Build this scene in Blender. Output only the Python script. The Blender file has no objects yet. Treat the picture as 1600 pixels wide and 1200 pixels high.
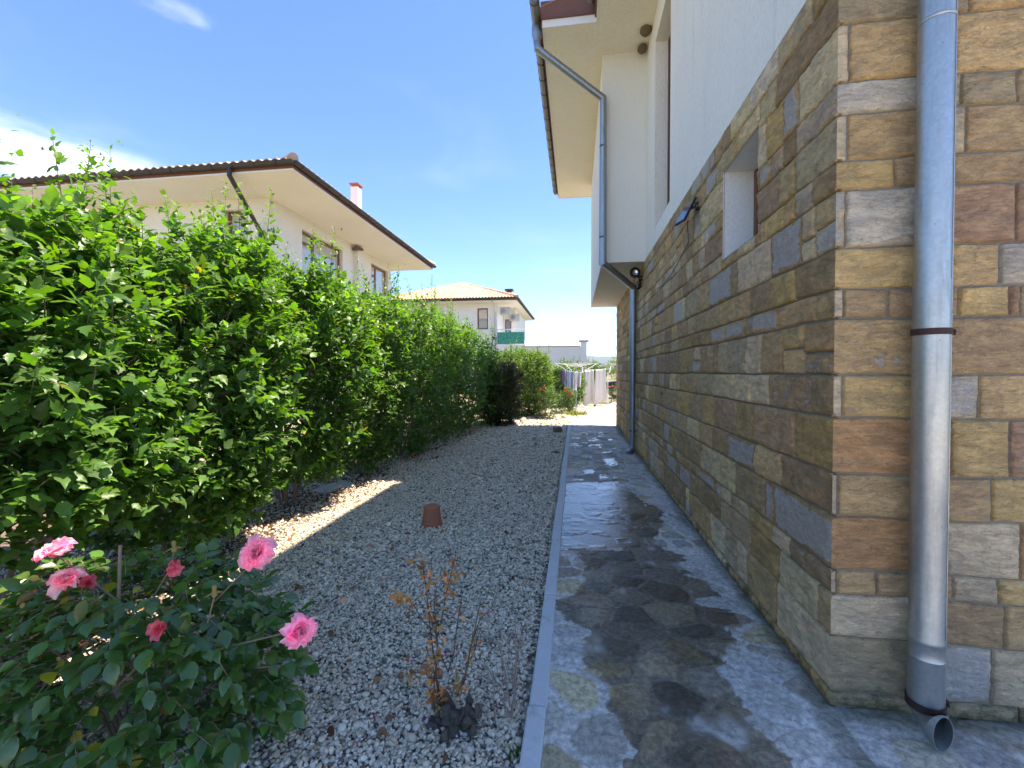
import bpy, math, random
import numpy as np
from mathutils import Vector
R_ = math.radians
rng = np.random.default_rng(7)
random.seed(7)
S = bpy.context.scene
COL = S.collection

# ------------------------------------------------------------------ camera
FPX, HOR, EYE = 690., 582., 1.5
YAW = math.atan(99 / FPX); PIT = R_(1.0)
SHIFT = 600 - FPX * math.tan(PIT) - HOR
cam = bpy.data.cameras.new('camera'); camo = bpy.data.objects.new('camera', cam); COL.objects.link(camo)
camo.location = (0, 0, EYE); camo.rotation_euler = (math.pi / 2 - PIT, 0, YAW)
cam.sensor_width = 36; cam.lens = FPX / 1600 * 36; cam.shift_y = -SHIFT / 1600
cam.clip_start = .05; cam.clip_end = 12000
S.camera = camo
S.render.resolution_x, S.render.resolution_y = 1024, 768

# ------------------------------------------------------------------ sun and sky
SUN = Vector((.376, .12, 1)).normalized()          # direction towards the sun
sl = bpy.data.lights.new('sun', 'SUN'); sl.energy = 3.6; sl.angle = R_(.55); sl.color = (1, .955, .88)
so = bpy.data.objects.new('sun', sl); COL.objects.link(so); so.location = (6, 2, 16)
so.rotation_euler = SUN.to_track_quat('Z', 'Y').to_euler()
S.view_settings.view_transform = 'Standard'; S.view_settings.look = 'None'
S.view_settings.exposure = 1.87; S.view_settings.gamma = 1
S.view_settings.use_white_balance = True; S.view_settings.white_balance_temperature = 7600; S.view_settings.white_balance_tint = 15

class NB:
    def __init__(s, nt): s.nt = nt; s.n = nt.nodes; s.l = nt.links
    def a(s, t, **k):
        n = s.n.new(t)
        for q, v in k.items():
            if q.startswith('i_'):
                key = q[2:]; key = int(key) if key.isdigit() else key.replace('_', ' ')
                if hasattr(v, 'links'): s.l.new(v, n.inputs[key])
                else: n.inputs[key].default_value = v
            else: setattr(n, q, v)
        return n
    def math(s, op, a, b=0., clamp=False):
        n = s.n.new('ShaderNodeMath'); n.operation = op; n.use_clamp = clamp
        for i, v in enumerate((a, b)):
            if hasattr(v, 'links'): s.l.new(v, n.inputs[i])
            else: n.inputs[i].default_value = v
        return n.outputs[0]
    def mix(s, f, a, b, blend='MIX'):
        n = s.n.new('ShaderNodeMix'); n.data_type = 'RGBA'; n.blend_type = blend
        for i, v in ((0, f), (6, a), (7, b)):
            if hasattr(v, 'links'): s.l.new(v, n.inputs[i])
            else: n.inputs[i].default_value = (v if i == 0 else (*v, 1) if len(v) == 3 else v)
        return n.outputs[2]
    def noise(s, scale, detail=4, rough=.6, vec=None, dist=0.):
        n = s.a('ShaderNodeTexNoise'); n.inputs['Scale'].default_value = scale
        n.inputs['Detail'].default_value = detail; n.inputs['Roughness'].default_value = rough
        n.inputs['Distortion'].default_value = dist
        if vec is not None: s.l.new(vec, n.inputs['Vector'])
        return n.outputs[0]
    def ramp(s, f, lo, hi):
        n = s.n.new('ShaderNodeMapRange'); n.clamp = True; n.interpolation_type = 'SMOOTHSTEP'
        s.l.new(f, n.inputs[0]); n.inputs[1].default_value = lo; n.inputs[2].default_value = hi
        return n.outputs[0]
    def bump(s, h, strength, dist=.01, nrm=None):
        n = s.n.new('ShaderNodeBump'); s.l.new(h, n.inputs['Height'])
        n.inputs['Strength'].default_value = strength; n.inputs['Distance'].default_value = dist
        if nrm is not None: s.l.new(nrm, n.inputs['Normal'])
        return n.outputs[0]

w = bpy.data.worlds.new('World'); S.world = w; w.use_nodes = True
b = NB(w.node_tree); bg = b.n['Background']
sky = b.a('ShaderNodeTexSky', sky_type='NISHITA', sun_disc=False)
sky.sun_elevation = math.asin(SUN.z); sky.sun_rotation = math.atan2(SUN.x, SUN.y)
sky.altitude = 1600; sky.air_density = .62; sky.dust_density = .1; sky.ozone_density = 2.2
tc = b.a('ShaderNodeTexCoord').outputs['Generated']
def pxdir(x, y):
    v = Vector(((x - 800) / FPX, (600 - (y + SHIFT)) / FPX, -1)); v.rotate(camo.rotation_euler); return v.normalized()
def cloud(px, py, rad, sx=1., nsc=5, lo=.45, hi=.75):
    d = pxdir(px, py)
    n = b.a('ShaderNodeVectorMath', operation='SUBTRACT'); b.l.new(tc, n.inputs[0]); n.inputs[1].default_value = d
    m = b.a('ShaderNodeVectorMath', operation='MULTIPLY'); b.l.new(n.outputs[0], m.inputs[0]); m.inputs[1].default_value = (1, 1, sx)
    ln = b.a('ShaderNodeVectorMath', operation='LENGTH'); b.l.new(m.outputs[0], ln.inputs[0])
    fall = b.math('SUBTRACT', 1., b.ramp(ln.outputs['Value'], rad * .25, rad))
    mp = b.a('ShaderNodeMapping'); mp.inputs['Scale'].default_value = (1, 1, 2.2); b.l.new(tc, mp.inputs[0])
    nz = b.noise(nsc, 7, .62, mp.outputs[0], .3)
    return b.math('MULTIPLY', fall, b.ramp(b.math('ADD', nz, b.math('MULTIPLY', fall, .16)), lo, hi))
c = b.math('MAXIMUM', b.math('MULTIPLY', cloud(20, 238, .27, 4.6, 3.5, .40, .82), .75), b.math('MULTIPLY', cloud(842, 518, .06, 1.7, 22, .42, .66), .8))
c = b.math('MAXIMUM', c, b.math('MULTIPLY', cloud(900, 500, .26, 1.3, 9, .50, 1.), .06))
c = b.math('MAXIMUM', c, b.math('MULTIPLY', cloud(280, 20, .07, 3.5, 14, .5, .9), .10))
# thin veil of cirrus everywhere above the horizon
mp = b.a('ShaderNodeMapping'); mp.inputs['Scale'].default_value = (1, 1.6, 3); b.l.new(tc, mp.inputs[0])
c = b.math('MAXIMUM', c, b.math('MULTIPLY', b.ramp(b.noise(2.2, 7, .6, mp.outputs[0], .4), .50, .9), .06))
hs = b.a('ShaderNodeHueSaturation'); b.l.new(sky.outputs[0], hs.inputs['Color']); hs.inputs['Saturation'].default_value = 1.17
b.l.new(b.mix(c, hs.outputs[0], (5.8, 6.3, 7.4)), bg.inputs[0]); bg.inputs[1].default_value = .15

# ------------------------------------------------------------------ helpers
def vhash(i, j, k, s):
    h = (i * 374761393 + j * 668265263 + k * 2147483647 + s * 974634777) & 0xffffffff
    h = ((h ^ (h >> 13)) * 1274126177) & 0xffffffff
    return ((h ^ (h >> 16)) & 0xffff) / 32767.5 - 1
def vnoise(p, s=0):
    p = np.asarray(p, float); i = np.floor(p).astype(np.int64); f = p - i; u = f * f * (3 - 2 * f); r = 0
    for dx in (0, 1):
        for dy in (0, 1):
            for dz in (0, 1):
                wgt = (u[:, 0] if dx else 1 - u[:, 0]) * (u[:, 1] if dy else 1 - u[:, 1]) * (u[:, 2] if dz else 1 - u[:, 2])
                r = r + wgt * vhash(i[:, 0] + dx, i[:, 1] + dy, i[:, 2] + dz, s)
    return r
def fbm(p, o=4, s=0, g=.5):
    p = np.asarray(p, float); r = 0; a = 1; t = 0
    for k in range(o): r = r + a * vnoise(p * 2 ** k, s + k); t += a; a *= g
    return r / t

def np_mesh(name, V, loops, counts, mat, parent=None, col=None, smooth=True, extra=None):
    me = bpy.data.meshes.new(name)
    V = np.asarray(V, np.float32); loops = np.asarray(loops, np.int32); counts = np.asarray(counts, np.int32)
    me.vertices.add(len(V)); me.vertices.foreach_set('co', V.ravel())
    me.loops.add(len(loops)); me.loops.foreach_set('vertex_index', loops)
    me.polygons.add(len(counts)); st = np.zeros(len(counts), np.int32); st[1:] = np.cumsum(counts)[:-1]
    me.polygons.foreach_set('loop_start', st)
    me.polygons.foreach_set('use_smooth', np.full(len(counts), smooth))
    me.update(calc_edges=True); me.validate()
    if col is not None:
        at = me.color_attributes.new('tint', 'FLOAT_COLOR', 'POINT'); at.data.foreach_set('color', np.asarray(col, np.float32).ravel())
    for k, v in (extra or {}).items():
        at = me.attributes.new(k, 'FLOAT', 'POINT'); at.data.foreach_set('value', np.asarray(v, np.float32))
    return link(name, me, mat, parent)
def link(name, me, mat, parent=None):
    if mat: me.materials.append(mat)
    o = bpy.data.objects.new(name, me); COL.objects.link(o)
    if parent is not None:
        o.parent = parent
        if not parent.get('local'):
            r = parent
            while r.parent: r = r.parent
            if parent.parent is None: o.location = -parent.location
    return o
def tag(o, label=None, cat=None, group=None, kind=None):
    if label: o['label'] = label
    if cat: o['category'] = cat
    if group: o['group'] = group
    if kind: o['kind'] = kind
    return o
def empty(name, loc, label=None, cat=None, group=None):
    o = bpy.data.objects.new(name, None); COL.objects.link(o); o.location = loc; o.empty_display_size = .2
    return tag(o, label, cat, group)

class MB:
    def __init__(s): s.v = []; s.f = []; s.c = []; s.cc = (1, 1, 1, 1)
    def add(s, vs, fs):
        n = len(s.v); s.v += [tuple(map(float, v)) for v in vs]; s.f += [tuple(i + n for i in f) for f in fs]; s.c += [s.cc] * len(vs); return s
    def box(s, x0, x1, y0, y1, z0, z1):
        return s.add([(x0, y0, z0), (x1, y0, z0), (x1, y1, z0), (x0, y1, z0), (x0, y0, z1), (x1, y0, z1), (x1, y1, z1), (x0, y1, z1)],
                     [(0, 3, 2, 1), (4, 5, 6, 7), (0, 1, 5, 4), (1, 2, 6, 5), (2, 3, 7, 6), (3, 0, 4, 7)])
    def bbox(s, x0, x1, y0, y1, z0, z1, e=.005):      # bevelled box: two-ring chamfer
        for q in (0,):
            P = []
            for z, d in ((z0, e), (z0 + e, 0), (z1 - e, 0), (z1, e)):
                P += [(x0 + d, y0 + d, z), (x1 - d, y0 + d, z), (x1 - d, y1 - d, z), (x0 + d, y1 - d, z)]
            F = [(3, 2, 1, 0), (12, 13, 14, 15)]
            for k in range(3):
                for i in range(4): a = 4 * k + i; c_ = 4 * k + (i + 1) % 4; F.append((a, c_, c_ + 4, a + 4))
            s.add(P, F)
        return s
    def quad(s, a, b_, c, d): return s.add([a, b_, c, d], [(0, 1, 2, 3)])
    def tube(s, pts, rad, n=8, cap=True, half=False, flat=1.):
        pts = [Vector(p) for p in pts]; rad = rad if hasattr(rad, '__len__') else [rad] * len(pts)
        t0 = (pts[1] - pts[0]).normalized(); up = Vector((0, 0, 1)) if abs(t0.z) < .9 else Vector((1, 0, 0))
        u = t0.cross(up).normalized(); base = len(s.v); V = []
        for i, p in enumerate(pts):
            if i == 0: t = t0
            elif i == len(pts) - 1: t = (pts[i] - pts[i - 1]).normalized()
            else: t = ((pts[i] - pts[i - 1]).normalized() + (pts[i + 1] - pts[i]).normalized()).normalized()
            u = (u - t * u.dot(t)).normalized(); v = t.cross(u)
            k = 1.
            if 0 < i < len(pts) - 1:
                k = 1 / max(.6, math.sqrt((1 + (pts[i] - pts[i - 1]).normalized().dot((pts[i + 1] - pts[i]).normalized())) / 2))
            for j in range(n):
                a = 2 * math.pi * j / n; V.append(p + (u * math.cos(a) + v * math.sin(a) * flat) * rad[i] * (k if k < 1.5 else 1))
        F = []
        for i in range(len(pts) - 1):
            for j in range(n):
                a = i * n + j; c_ = i * n + (j + 1) % n; F.append((a, c_, c_ + n, a + n))
        if cap: F += [tuple(range(n))[::-1], tuple((len(pts) - 1) * n + j for j in range(n))]
        return s.add(V, F)
    def lathe(s, c, prof, n=24, axis='z'):
        V = []; F = []
        for (r, z) in prof:
            for j in range(n):
                a = 2 * math.pi * j / n; q = (r * math.cos(a), r * math.sin(a), z)
                if axis == 'y': q = (q[0], q[2], q[1])
                if axis == 'x': q = (q[2], q[0], q[1])
                V.append((c[0] + q[0], c[1] + q[1], c[2] + q[2]))
        for i in range(len(prof) - 1):
            for j in range(n): F.append((i * n + j, i * n + (j + 1) % n, (i + 1) * n + (j + 1) % n, (i + 1) * n + j))
        return s.add(V, F)
    def build(s, name, mat, parent=None, smooth=False, col=False, bevel=0, fix=False):
        me = bpy.data.meshes.new(name); me.from_pydata(s.v, [], s.f); me.update()
        if col:
            at = me.color_attributes.new('tint', 'FLOAT_COLOR', 'POINT'); at.data.foreach_set('color', np.array(s.c, np.float32).ravel())
        if fix:
            import bmesh
            bm = bmesh.new(); bm.from_mesh(me); bmesh.ops.recalc_face_normals(bm, faces=bm.faces); bm.to_mesh(me); bm.free()
        if smooth:
            me.polygons.foreach_set('use_smooth', [True] * len(me.polygons))
            try: me.set_sharp_from_angle(angle=R_(38))
            except Exception: pass
        o = link(name, me, mat, parent)
        if bevel:
            m = o.modifiers.new('bevel', 'BEVEL'); m.width = bevel; m.segments = 2; m.limit_method = 'ANGLE'
        return o

# ------------------------------------------------------------------ materials
def mat(name, rough=.6, metal=0., spec=.5):
    m = bpy.data.materials.new(name); m.use_nodes = True; b = NB(m.node_tree); p = b.n['Principled BSDF']
    p.inputs['Roughness'].default_value = rough; p.inputs['Metallic'].default_value = metal
    p.inputs['Specular IOR Level'].default_value = spec
    return m, b, p
def opos(b): return b.a('ShaderNodeTexCoord').outputs['Object']
def simple(name, col, rough=.6, metal=0., var=.15, scale=12, bump=0., bscale=60, spec=.5, dirt=None):
    m, b, p = mat(name, rough, metal, spec); v = opos(b)
    n = b.noise(scale, 5, .65, v); k = b.mix(n, [x * (1 - var) for x in col], [min(1, x * (1 + var)) for x in col])
    if dirt: k = b.mix(b.ramp(b.noise(dirt[1], 6, .7, v, .5), dirt[2], dirt[2] + .18), k, dirt[0])
    b.l.new(k, p.inputs['Base Color'])
    if bump: b.l.new(b.bump(b.noise(bscale, 4, .6, v), bump, .01), p.inputs['Normal'])
    return m
def stucco(name, col, stretch=(1, 1, .22), sc=95, bs=.5, streak=None):
    m, b, p = mat(name, .9, 0, .25); v = opos(b)
    mp = b.a('ShaderNodeMapping'); mp.inputs['Scale'].default_value = stretch; b.l.new(v, mp.inputs[0])
    n = b.noise(1.1, 5, .6, v); k = b.mix(n, [x * .9 for x in col], [min(1, x * 1.07) for x in col])
    g = b.noise(sc, 3, .6, mp.outputs[0]); k = b.mix(b.ramp(g, .3, .55), [x * .84 for x in col], k)
    if streak:
        mp2 = b.a('ShaderNodeMapping'); mp2.inputs['Scale'].default_value = (7, 7, .35); b.l.new(v, mp2.inputs[0])
        k = b.mix(b.math('MULTIPLY', b.ramp(b.noise(1.6, 5, .7, mp2.outputs[0]), .52, .8), .55), k, streak)
    b.l.new(k, p.inputs['Base Color']); b.l.new(b.bump(g, bs, .006), p.inputs['Normal'])
    return m
M = {}
M['stucco'] = stucco('white_render', (.84, .775, .68), streak=(.50, .475, .43))
M['stucco_bay'] = stucco('bay_render', (.78, .755, .69), (1, 1, 1), 120, .35)
M['soffit'] = stucco('soffit_render', (.82, .75, .62), (.5, 2.0, 1), 45, .35)  # cream render; warm light bounced off the ground is put into its yellow
M['cream'] = stucco('cream_render', (.80, .76, .69), (1, 1, .5), 30, .2)
M['far_white'] = stucco('far_render', (.80, .77, .73), (1, 1, 1), 20, .15)
M['joint'] = simple('wall_mortar', (.20, .19, .16), .95, bump=.5, bscale=140, var=.3, scale=30)
M['brown_wood'] = simple('brown_wood', (.17, .065, .035), .55, var=.3, scale=9, bump=.15)
M['dark_metal'] = simple('dark_gutter', (.045, .038, .036), .45, .3, .2)
M['rust'] = simple('rusty_bracket', (.055, .022, .018), .7, .2, .5, 30, bump=.3)
M['black'] = simple('black_plastic', (.012, .012, .014), .35, 0, .2)
M['chrome'] = simple('lamp_reflector', (.7, .7, .68), .15, 1)
M['white_paint'] = simple('white_paint', (.78, .76, .73), .6, var=.08, dirt=((.5, .46, .4), 6, .62))
M['kerb'] = simple('concrete_kerb', (.52, .55, .57), .85, var=.14, scale=8, bump=.35, bscale=120, dirt=((.33, .32, .29), 7, .56))
M['terracotta'] = simple('terracotta', (.36, .12, .065), .7, var=.2, scale=14, bump=.1)
M['nest'] = simple('mud_nest', (.16, .11, .075), .95, var=.5, scale=30, bump=1., bscale=70)
M['ac_white'] = simple('ac_casing', (.46, .44, .41), .5, var=.06)
M['dryer'] = simple('white_tube', (.70, .71, .72), .4, .3, .05)
M['hill'] = simple('hill_forest', (.045, .075, .05), .95, var=.4, scale=.01)
M['flagdark'] = simple('dark_rag', (.02, .02, .022), .8, var=.3)

def galv(name, base, rough):
    m, b, p = mat(name, rough, .85, .5); v = opos(b)
    vo = b.a('ShaderNodeTexVoronoi'); vo.inputs['Scale'].default_value = 70; b.l.new(v, vo.inputs['Vector'])
    mp = b.a('ShaderNodeMapping'); mp.inputs['Scale'].default_value = (9, 9, 1.2); b.l.new(v, mp.inputs[0])
    st = b.noise(3, 5, .65, mp.outputs[0])
    k = b.mix(vo.outputs['Color'], [x * .9 for x in base], [x * 1.06 for x in base])
    k = b.mix(b.ramp(st, .45, .8), k, [x * .72 for x in base])
    k = b.mix(b.math('MULTIPLY', b.ramp(b.noise(60, 3, .7, v), .68, .74), .8), k, (.25, .12, .08))
    b.l.new(k, p.inputs['Base Color'])
    b.l.new(b.math('ADD', b.math('MULTIPLY', st, .25), rough - .12), p.inputs['Roughness'])
    b.l.new(b.bump(b.noise(7, 3, .5, v), .12, .02), p.inputs['Normal']); return m
M['galv'] = galv('galvanised_steel', (.43, .46, .47), .42)
M['galv2'] = galv('galvanised_small', (.30, .34, .38), .45)

def glass(name, col=(.20, .23, .26), rough=.04):
    m, b, p = mat(name, rough, 0, 1.0); p.inputs['Base Color'].default_value = (*col, 1); p.inputs['Coat Weight'].default_value = .6
    p.inputs['Coat Roughness'].default_value = .02
    return m
M['glass'] = glass('window_glass'); M['glass_light'] = glass('curtained_glass', (.42, .40, .36))
M['solar'] = glass('solar_cells', (.01, .02, .06), .08)

def stone_mat():
    m, b, p = mat('ashlar_stone', .88, 0, .3); v = opos(b)
    at = b.a('ShaderNodeAttribute', attribute_name='tint')
    mp = b.a('ShaderNodeMapping'); mp.inputs['Scale'].default_value = (1, 1, 2.6); b.l.new(v, mp.inputs[0])
    n1 = b.noise(9, 6, .65, mp.outputs[0], .6); n2 = b.noise(85, 4, .7, v); n3 = b.noise(26, 6, .7, mp.outputs[0], 1.2)
    k = b.mix(b.ramp(n1, .3, .72), b.mix(1., at.outputs['Color'], (.76, .74, .73), 'MULTIPLY'), b.mix(1., at.outputs['Color'], (1.28, 1.22, 1.10), 'MULTIPLY'))
    k = b.mix(b.math('MULTIPLY', b.ramp(n3, .54, .68), .5), k, (.13, .10, .065))
    k = b.mix(b.math('MULTIPLY', b.ramp(n2, .35, .75), .30), k, b.mix(1., k, (1.5, 1.48, 1.42), 'MULTIPLY'))
    lime = b.a('ShaderNodeAttribute', attribute_name='lime').outputs['Fac']
    lm = b.ramp(b.math('ADD', b.noise(19, 7, .72, v, .3), lime), .98, 1.06)
    k = b.mix(b.math('MULTIPLY', lm, b.math('ADD', .42, b.math('MULTIPLY', n1, .5))), k, b.mix(b.ramp(n2, .3, .7), (.42, .395, .37), (.60, .57, .54)))
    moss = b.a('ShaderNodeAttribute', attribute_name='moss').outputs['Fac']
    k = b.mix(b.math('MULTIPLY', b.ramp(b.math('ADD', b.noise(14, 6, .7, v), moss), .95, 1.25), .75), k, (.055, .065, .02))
    b.l.new(k, p.inputs['Base Color'])
    n4 = b.noise(230, 3, .7, v); h = b.math('ADD', b.math('ADD', b.math('MULTIPLY', n2, .55), b.math('MULTIPLY', n4, .2)), b.math('ADD', b.math('MULTIPLY', n3, 1.2), b.math('MULTIPLY', lm, .3)))
    b.l.new(b.bump(h, 1., .016), p.inputs['Normal']); return m
M['stone'] = stone_mat()

def path_mat():
    m, b, p = mat('flagstone_paving', .85, 0, .4); v = opos(b)
    at = b.a('ShaderNodeAttribute', attribute_name='tint').outputs['Color']
    wet = b.a('ShaderNodeAttribute', attribute_name='wet').outputs['Fac']
    pud = b.a('ShaderNodeAttribute', attribute_name='puddle').outputs['Fac']; dmp = b.a('ShaderNodeAttribute', attribute_name='damp').outputs['Fac']
    n1 = b.noise(34, 7, .7, v, .4); n2 = b.noise(150, 4, .7, v); n3 = b.noise(7, 5, .6, v, .5)
    k = b.mix(b.ramp(n1, .3, .7), b.mix(1., at, (.58, .57, .57), 'MULTIPLY'), b.mix(1., at, (1.3, 1.28, 1.24), 'MULTIPLY'))
    k = b.mix(b.math('MULTIPLY', b.ramp(n2, .58, .68), .5), k, (.12, .11, .10))
    wf = b.ramp(b.math('ADD', wet, b.math('MULTIPLY', b.math('SUBTRACT', n1, .5), 1.0)), .30, .72)
    k = b.mix(wf, k, b.mix(b.math('ADD', dmp, b.math('MULTIPLY', b.math('SUBTRACT', n1, .5), .5), True), b.mix(1., k, (.21, .175, .13), 'MULTIPLY'), b.mix(1., k, (.74, .64, .50), 'MULTIPLY')))
    b.l.new(k, p.inputs['Base Color'])
    mpw = b.a('ShaderNodeMapping'); mpw.inputs['Scale'].default_value = (1, 2.6, 1); b.l.new(v, mpw.inputs[0]); n5 = b.noise(9, 6, .65, mpw.outputs[0], .8); pf = b.ramp(b.math('ADD', pud, b.math('MULTIPLY', b.math('SUBTRACT', n5, .5), 2.4)), .50, .78)
    r = b.math('SUBTRACT', .86, b.math('MULTIPLY', wf, .42)); 
    mx = b.a('ShaderNodeMix'); b.l.new(pf, mx.inputs[0]); b.l.new(r, mx.inputs[2]); mx.inputs[3].default_value = .10
    b.l.new(mx.outputs[0], p.inputs['Roughness'])
    b.l.new(b.math('ADD', .4, b.math('MULTIPLY', pf, .6)), p.inputs['Specular IOR Level'])
    hh = b.math('ADD', n1, b.math('MULTIPLY', n2, .4))
    bn = b.n.new('ShaderNodeBump'); b.l.new(hh, bn.inputs['Height']); bn.inputs['Distance'].default_value = .007
    b.l.new(b.math('SUBTRACT', .8, b.math('MULTIPLY', pf, .55)), bn.inputs['Strength']); b.l.new(bn.outputs[0], p.inputs['Normal'])
    return m
M['path'] = path_mat()

def gravelbed():
    m, b, p = mat('gravel_bed', .9, 0, .3); v = opos(b)
    vo = b.a('ShaderNodeTexVoronoi'); vo.inputs['Scale'].default_value = 42; b.l.new(v, vo.inputs['Vector'])
    hv = b.a('ShaderNodeSeparateColor'); b.l.new(vo.outputs['Color'], hv.inputs[0])
    k = b.mix(hv.outputs[0], (.30, .28, .25), (.66, .63, .57)); k = b.mix(b.ramp(vo.outputs['Distance'], .35, .75), k, (.17, .155, .13))
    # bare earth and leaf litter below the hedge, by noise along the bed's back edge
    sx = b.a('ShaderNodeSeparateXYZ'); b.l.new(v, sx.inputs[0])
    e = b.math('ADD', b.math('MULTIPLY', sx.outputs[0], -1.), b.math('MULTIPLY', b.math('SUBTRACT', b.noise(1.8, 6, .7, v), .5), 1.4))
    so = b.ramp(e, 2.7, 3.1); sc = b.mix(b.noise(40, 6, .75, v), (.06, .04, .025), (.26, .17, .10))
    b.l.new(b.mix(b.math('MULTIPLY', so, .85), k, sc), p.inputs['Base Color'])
    b.l.new(b.bump(b.math('SUBTRACT', 1., vo.outputs['Distance']), 1., .02), p.inputs['Normal']); return m
M['gravelbed'] = gravelbed()
def pebble_mat():
    m, b, p = mat('pebbles', .75, 0, .35); v = opos(b)
    oi = b.a('ShaderNodeObjectInfo').outputs['Random']
    cr = b.a('ShaderNodeValToRGB'); b.l.new(oi, cr.inputs[0]); e = cr.color_ramp.elements
    e[0].position = 0; e[0].color = (.13, .13, .135, 1); e[1].position = 1; e[1].color = (.80, .77, .71, 1)
    for q, c_ in ((.05, (.20, .18, .155)), (.10, (.40, .355, .295)), (.3, (.52, .485, .43)), (.42, (.55, .465, .35)), (.5, (.62, .585, .53)), (.68, (.68, .65, .59)), (.8, (.64, .58, .49))):
        x = e.new(q); x.color = (*c_, 1)
    n = b.noise(60, 4, .6, v); b.l.new(b.mix(b.ramp(n, .25, .75), b.mix(1., cr.outputs[0], (.80, .74, .66), 'MULTIPLY'), b.mix(1., cr.outputs[0], (1.2, 1.13, 1.02), 'MULTIPLY')), p.inputs['Base Color'])
    return m
M['pebble'] = pebble_mat()

def leaf_mat(name, rough=.42, trans=.35, tcol=(.48, .72, .08), spec=.45, coat=0.):
    m, b, p = mat(name, rough, 0, spec); at = b.a('ShaderNodeAttribute', attribute_name='tint').outputs['Color']
    v = opos(b); k = b.mix(b.noise(45, 3, .6, v), b.mix(1., at, (.75, .78, .75), 'MULTIPLY'), b.mix(1., at, (1.2, 1.15, 1.2), 'MULTIPLY'))
    b.l.new(k, p.inputs['Base Color']); p.inputs['Coat Weight'].default_value = coat; p.inputs['Coat Roughness'].default_value = .2
    tr = b.a('ShaderNodeBsdfTranslucent'); b.l.new(b.mix(1., b.mix(1., at, (2.3, 2.3, 2.3), 'MULTIPLY'), (tcol[0] * 1.6, tcol[1] * 1.25, tcol[2] * 2), 'MULTIPLY'), tr.inputs[0])
    ms = b.a('ShaderNodeMixShader'); ms.inputs[0].default_value = trans
    b.l.new(p.outputs[0], ms.inputs[1]); b.l.new(tr.outputs[0], ms.inputs[2]); b.l.new(ms.outputs[0], b.n['Material Output'].inputs[0])
    b.l.new(b.bump(b.noise(70, 2, .5, v), .25, .004), p.inputs['Normal'])
    return m
M['leaf'] = leaf_mat('hibiscus_leaf', .40, .38)
M['rose_leaf'] = leaf_mat('rose_leaf', .26, .25, spec=.5, coat=.35)
M['dry_leaf'] = leaf_mat('dry_leaf', .7, .3, (.6, .4, .2), .2)
M['petal'] = leaf_mat('rose_petal', .55, .35, (.62, .42, .5), .2)
M['bark'] = simple('bark', (.20, .155, .11), .9, var=.4, scale=30, bump=.6, bscale=50)
M['cane'] = simple('dark_twig', (.075, .05, .035), .8, var=.5, scale=30, bump=.3)
M['stump'] = simple('weathered_stump', (.085, .068, .055), .95, var=.6, scale=25, bump=1., bscale=45)
M['grey_twig'] = simple('grey_twig', (.20, .16, .13), .85, var=.4, scale=30)
def cloth(name, col): return simple(name, col, .9, var=.08, scale=5, bump=.2, bscale=9, spec=.1)

def tile_mat(name, base=(.50, .25, .14), pale=(.62, .48, .36)):
    m, b, p = mat(name, .8, 0, .3); v = opos(b)
    at = b.a('ShaderNodeAttribute', attribute_name='tint').outputs['Color']
    k = b.mix(b.noise(1.6, 6, .7, v), base, pale); k = b.mix(1., k, at, 'MULTIPLY')
    b.l.new(k, p.inputs['Base Color']); b.l.new(b.bump(b.noise(25, 4, .6, v), .3, .01), p.inputs['Normal']); return m
M['tile'] = tile_mat('roof_tiles')

# ------------------------------------------------------------------ the ground
def ground():
    m, b, p = mat('dry_ground', .95, 0, .2); v = opos(b)
    k = b.mix(b.noise(.6, 6, .7, v), (.16, .14, .08), (.30, .27, .17)); k = b.mix(b.ramp(b.noise(.08, 4, .6, v), .45, .6), k, (.10, .13, .045))
    b.l.new(k, p.inputs['Base Color']); b.l.new(b.bump(b.noise(30, 5, .7, v), .6, .02), p.inputs['Normal'])
    s = MB(); s.quad((-4000, -4000, -.062), (4000, -4000, -.062), (4000, 4000, -.062), (-4000, 4000, -.062))
    tag(s.build('ground', m), kind='structure')
ground()
WX, WY = 1.145, 2.15             # planes of the long wall and of the gable wall
PX0 = -.18                       # kerb side of the path
s = MB(); s.quad((-6.2, -4, -.056), (-.2, -4, -.056), (-.2, 12.6, -.056), (-6.2, 12.6, -.056))
s.quad((-6.2, 12.6, -.056), (-.235, 12.6, -.056), (1.6, 22, -.056), (-6.2, 22, -.056))
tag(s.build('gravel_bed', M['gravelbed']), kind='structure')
# pale yard behind the hedge and forecourt behind the viewer, both in full sun
yard = simple('pale_paving', (.50, .47, .42), .9, var=.2, scale=3, bump=.3, dirt=((.36, .32, .26), 1.2, .55))
s = MB(); s.quad((-9.1, -4, -.052), (-6.2, -4, -.052), (-6.2, 24, -.052), (-9.1, 24, -.052))
s.quad((-30, -4, -.052), (-9.1, -4, -.052), (-9.1, 12.2, -.052), (-30, 12.2, -.052))
tag(s.build('yard_grass', simple('trodden_grass', (.22, .20, .11), .95, var=.4, scale=8, bump=.8, bscale=40, dirt=((.38, .34, .27), 2., .45))), kind='structure')
s = MB(); s.quad((-6.2, -14, -.05), (9, -14, -.05), (9, -4, -.05), (-6.2, -4, -.05)); s.quad((-.18, -4, -.002), (9, -4, -.002), (9, .28, -.002), (-.18, .28, -.002)); s.quad((3.2, .28, -.002), (9, .28, -.002), (9, WY, -.002), (3.2, WY, -.002))
tag(s.build('forecourt_paving', yard), kind='structure')

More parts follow.
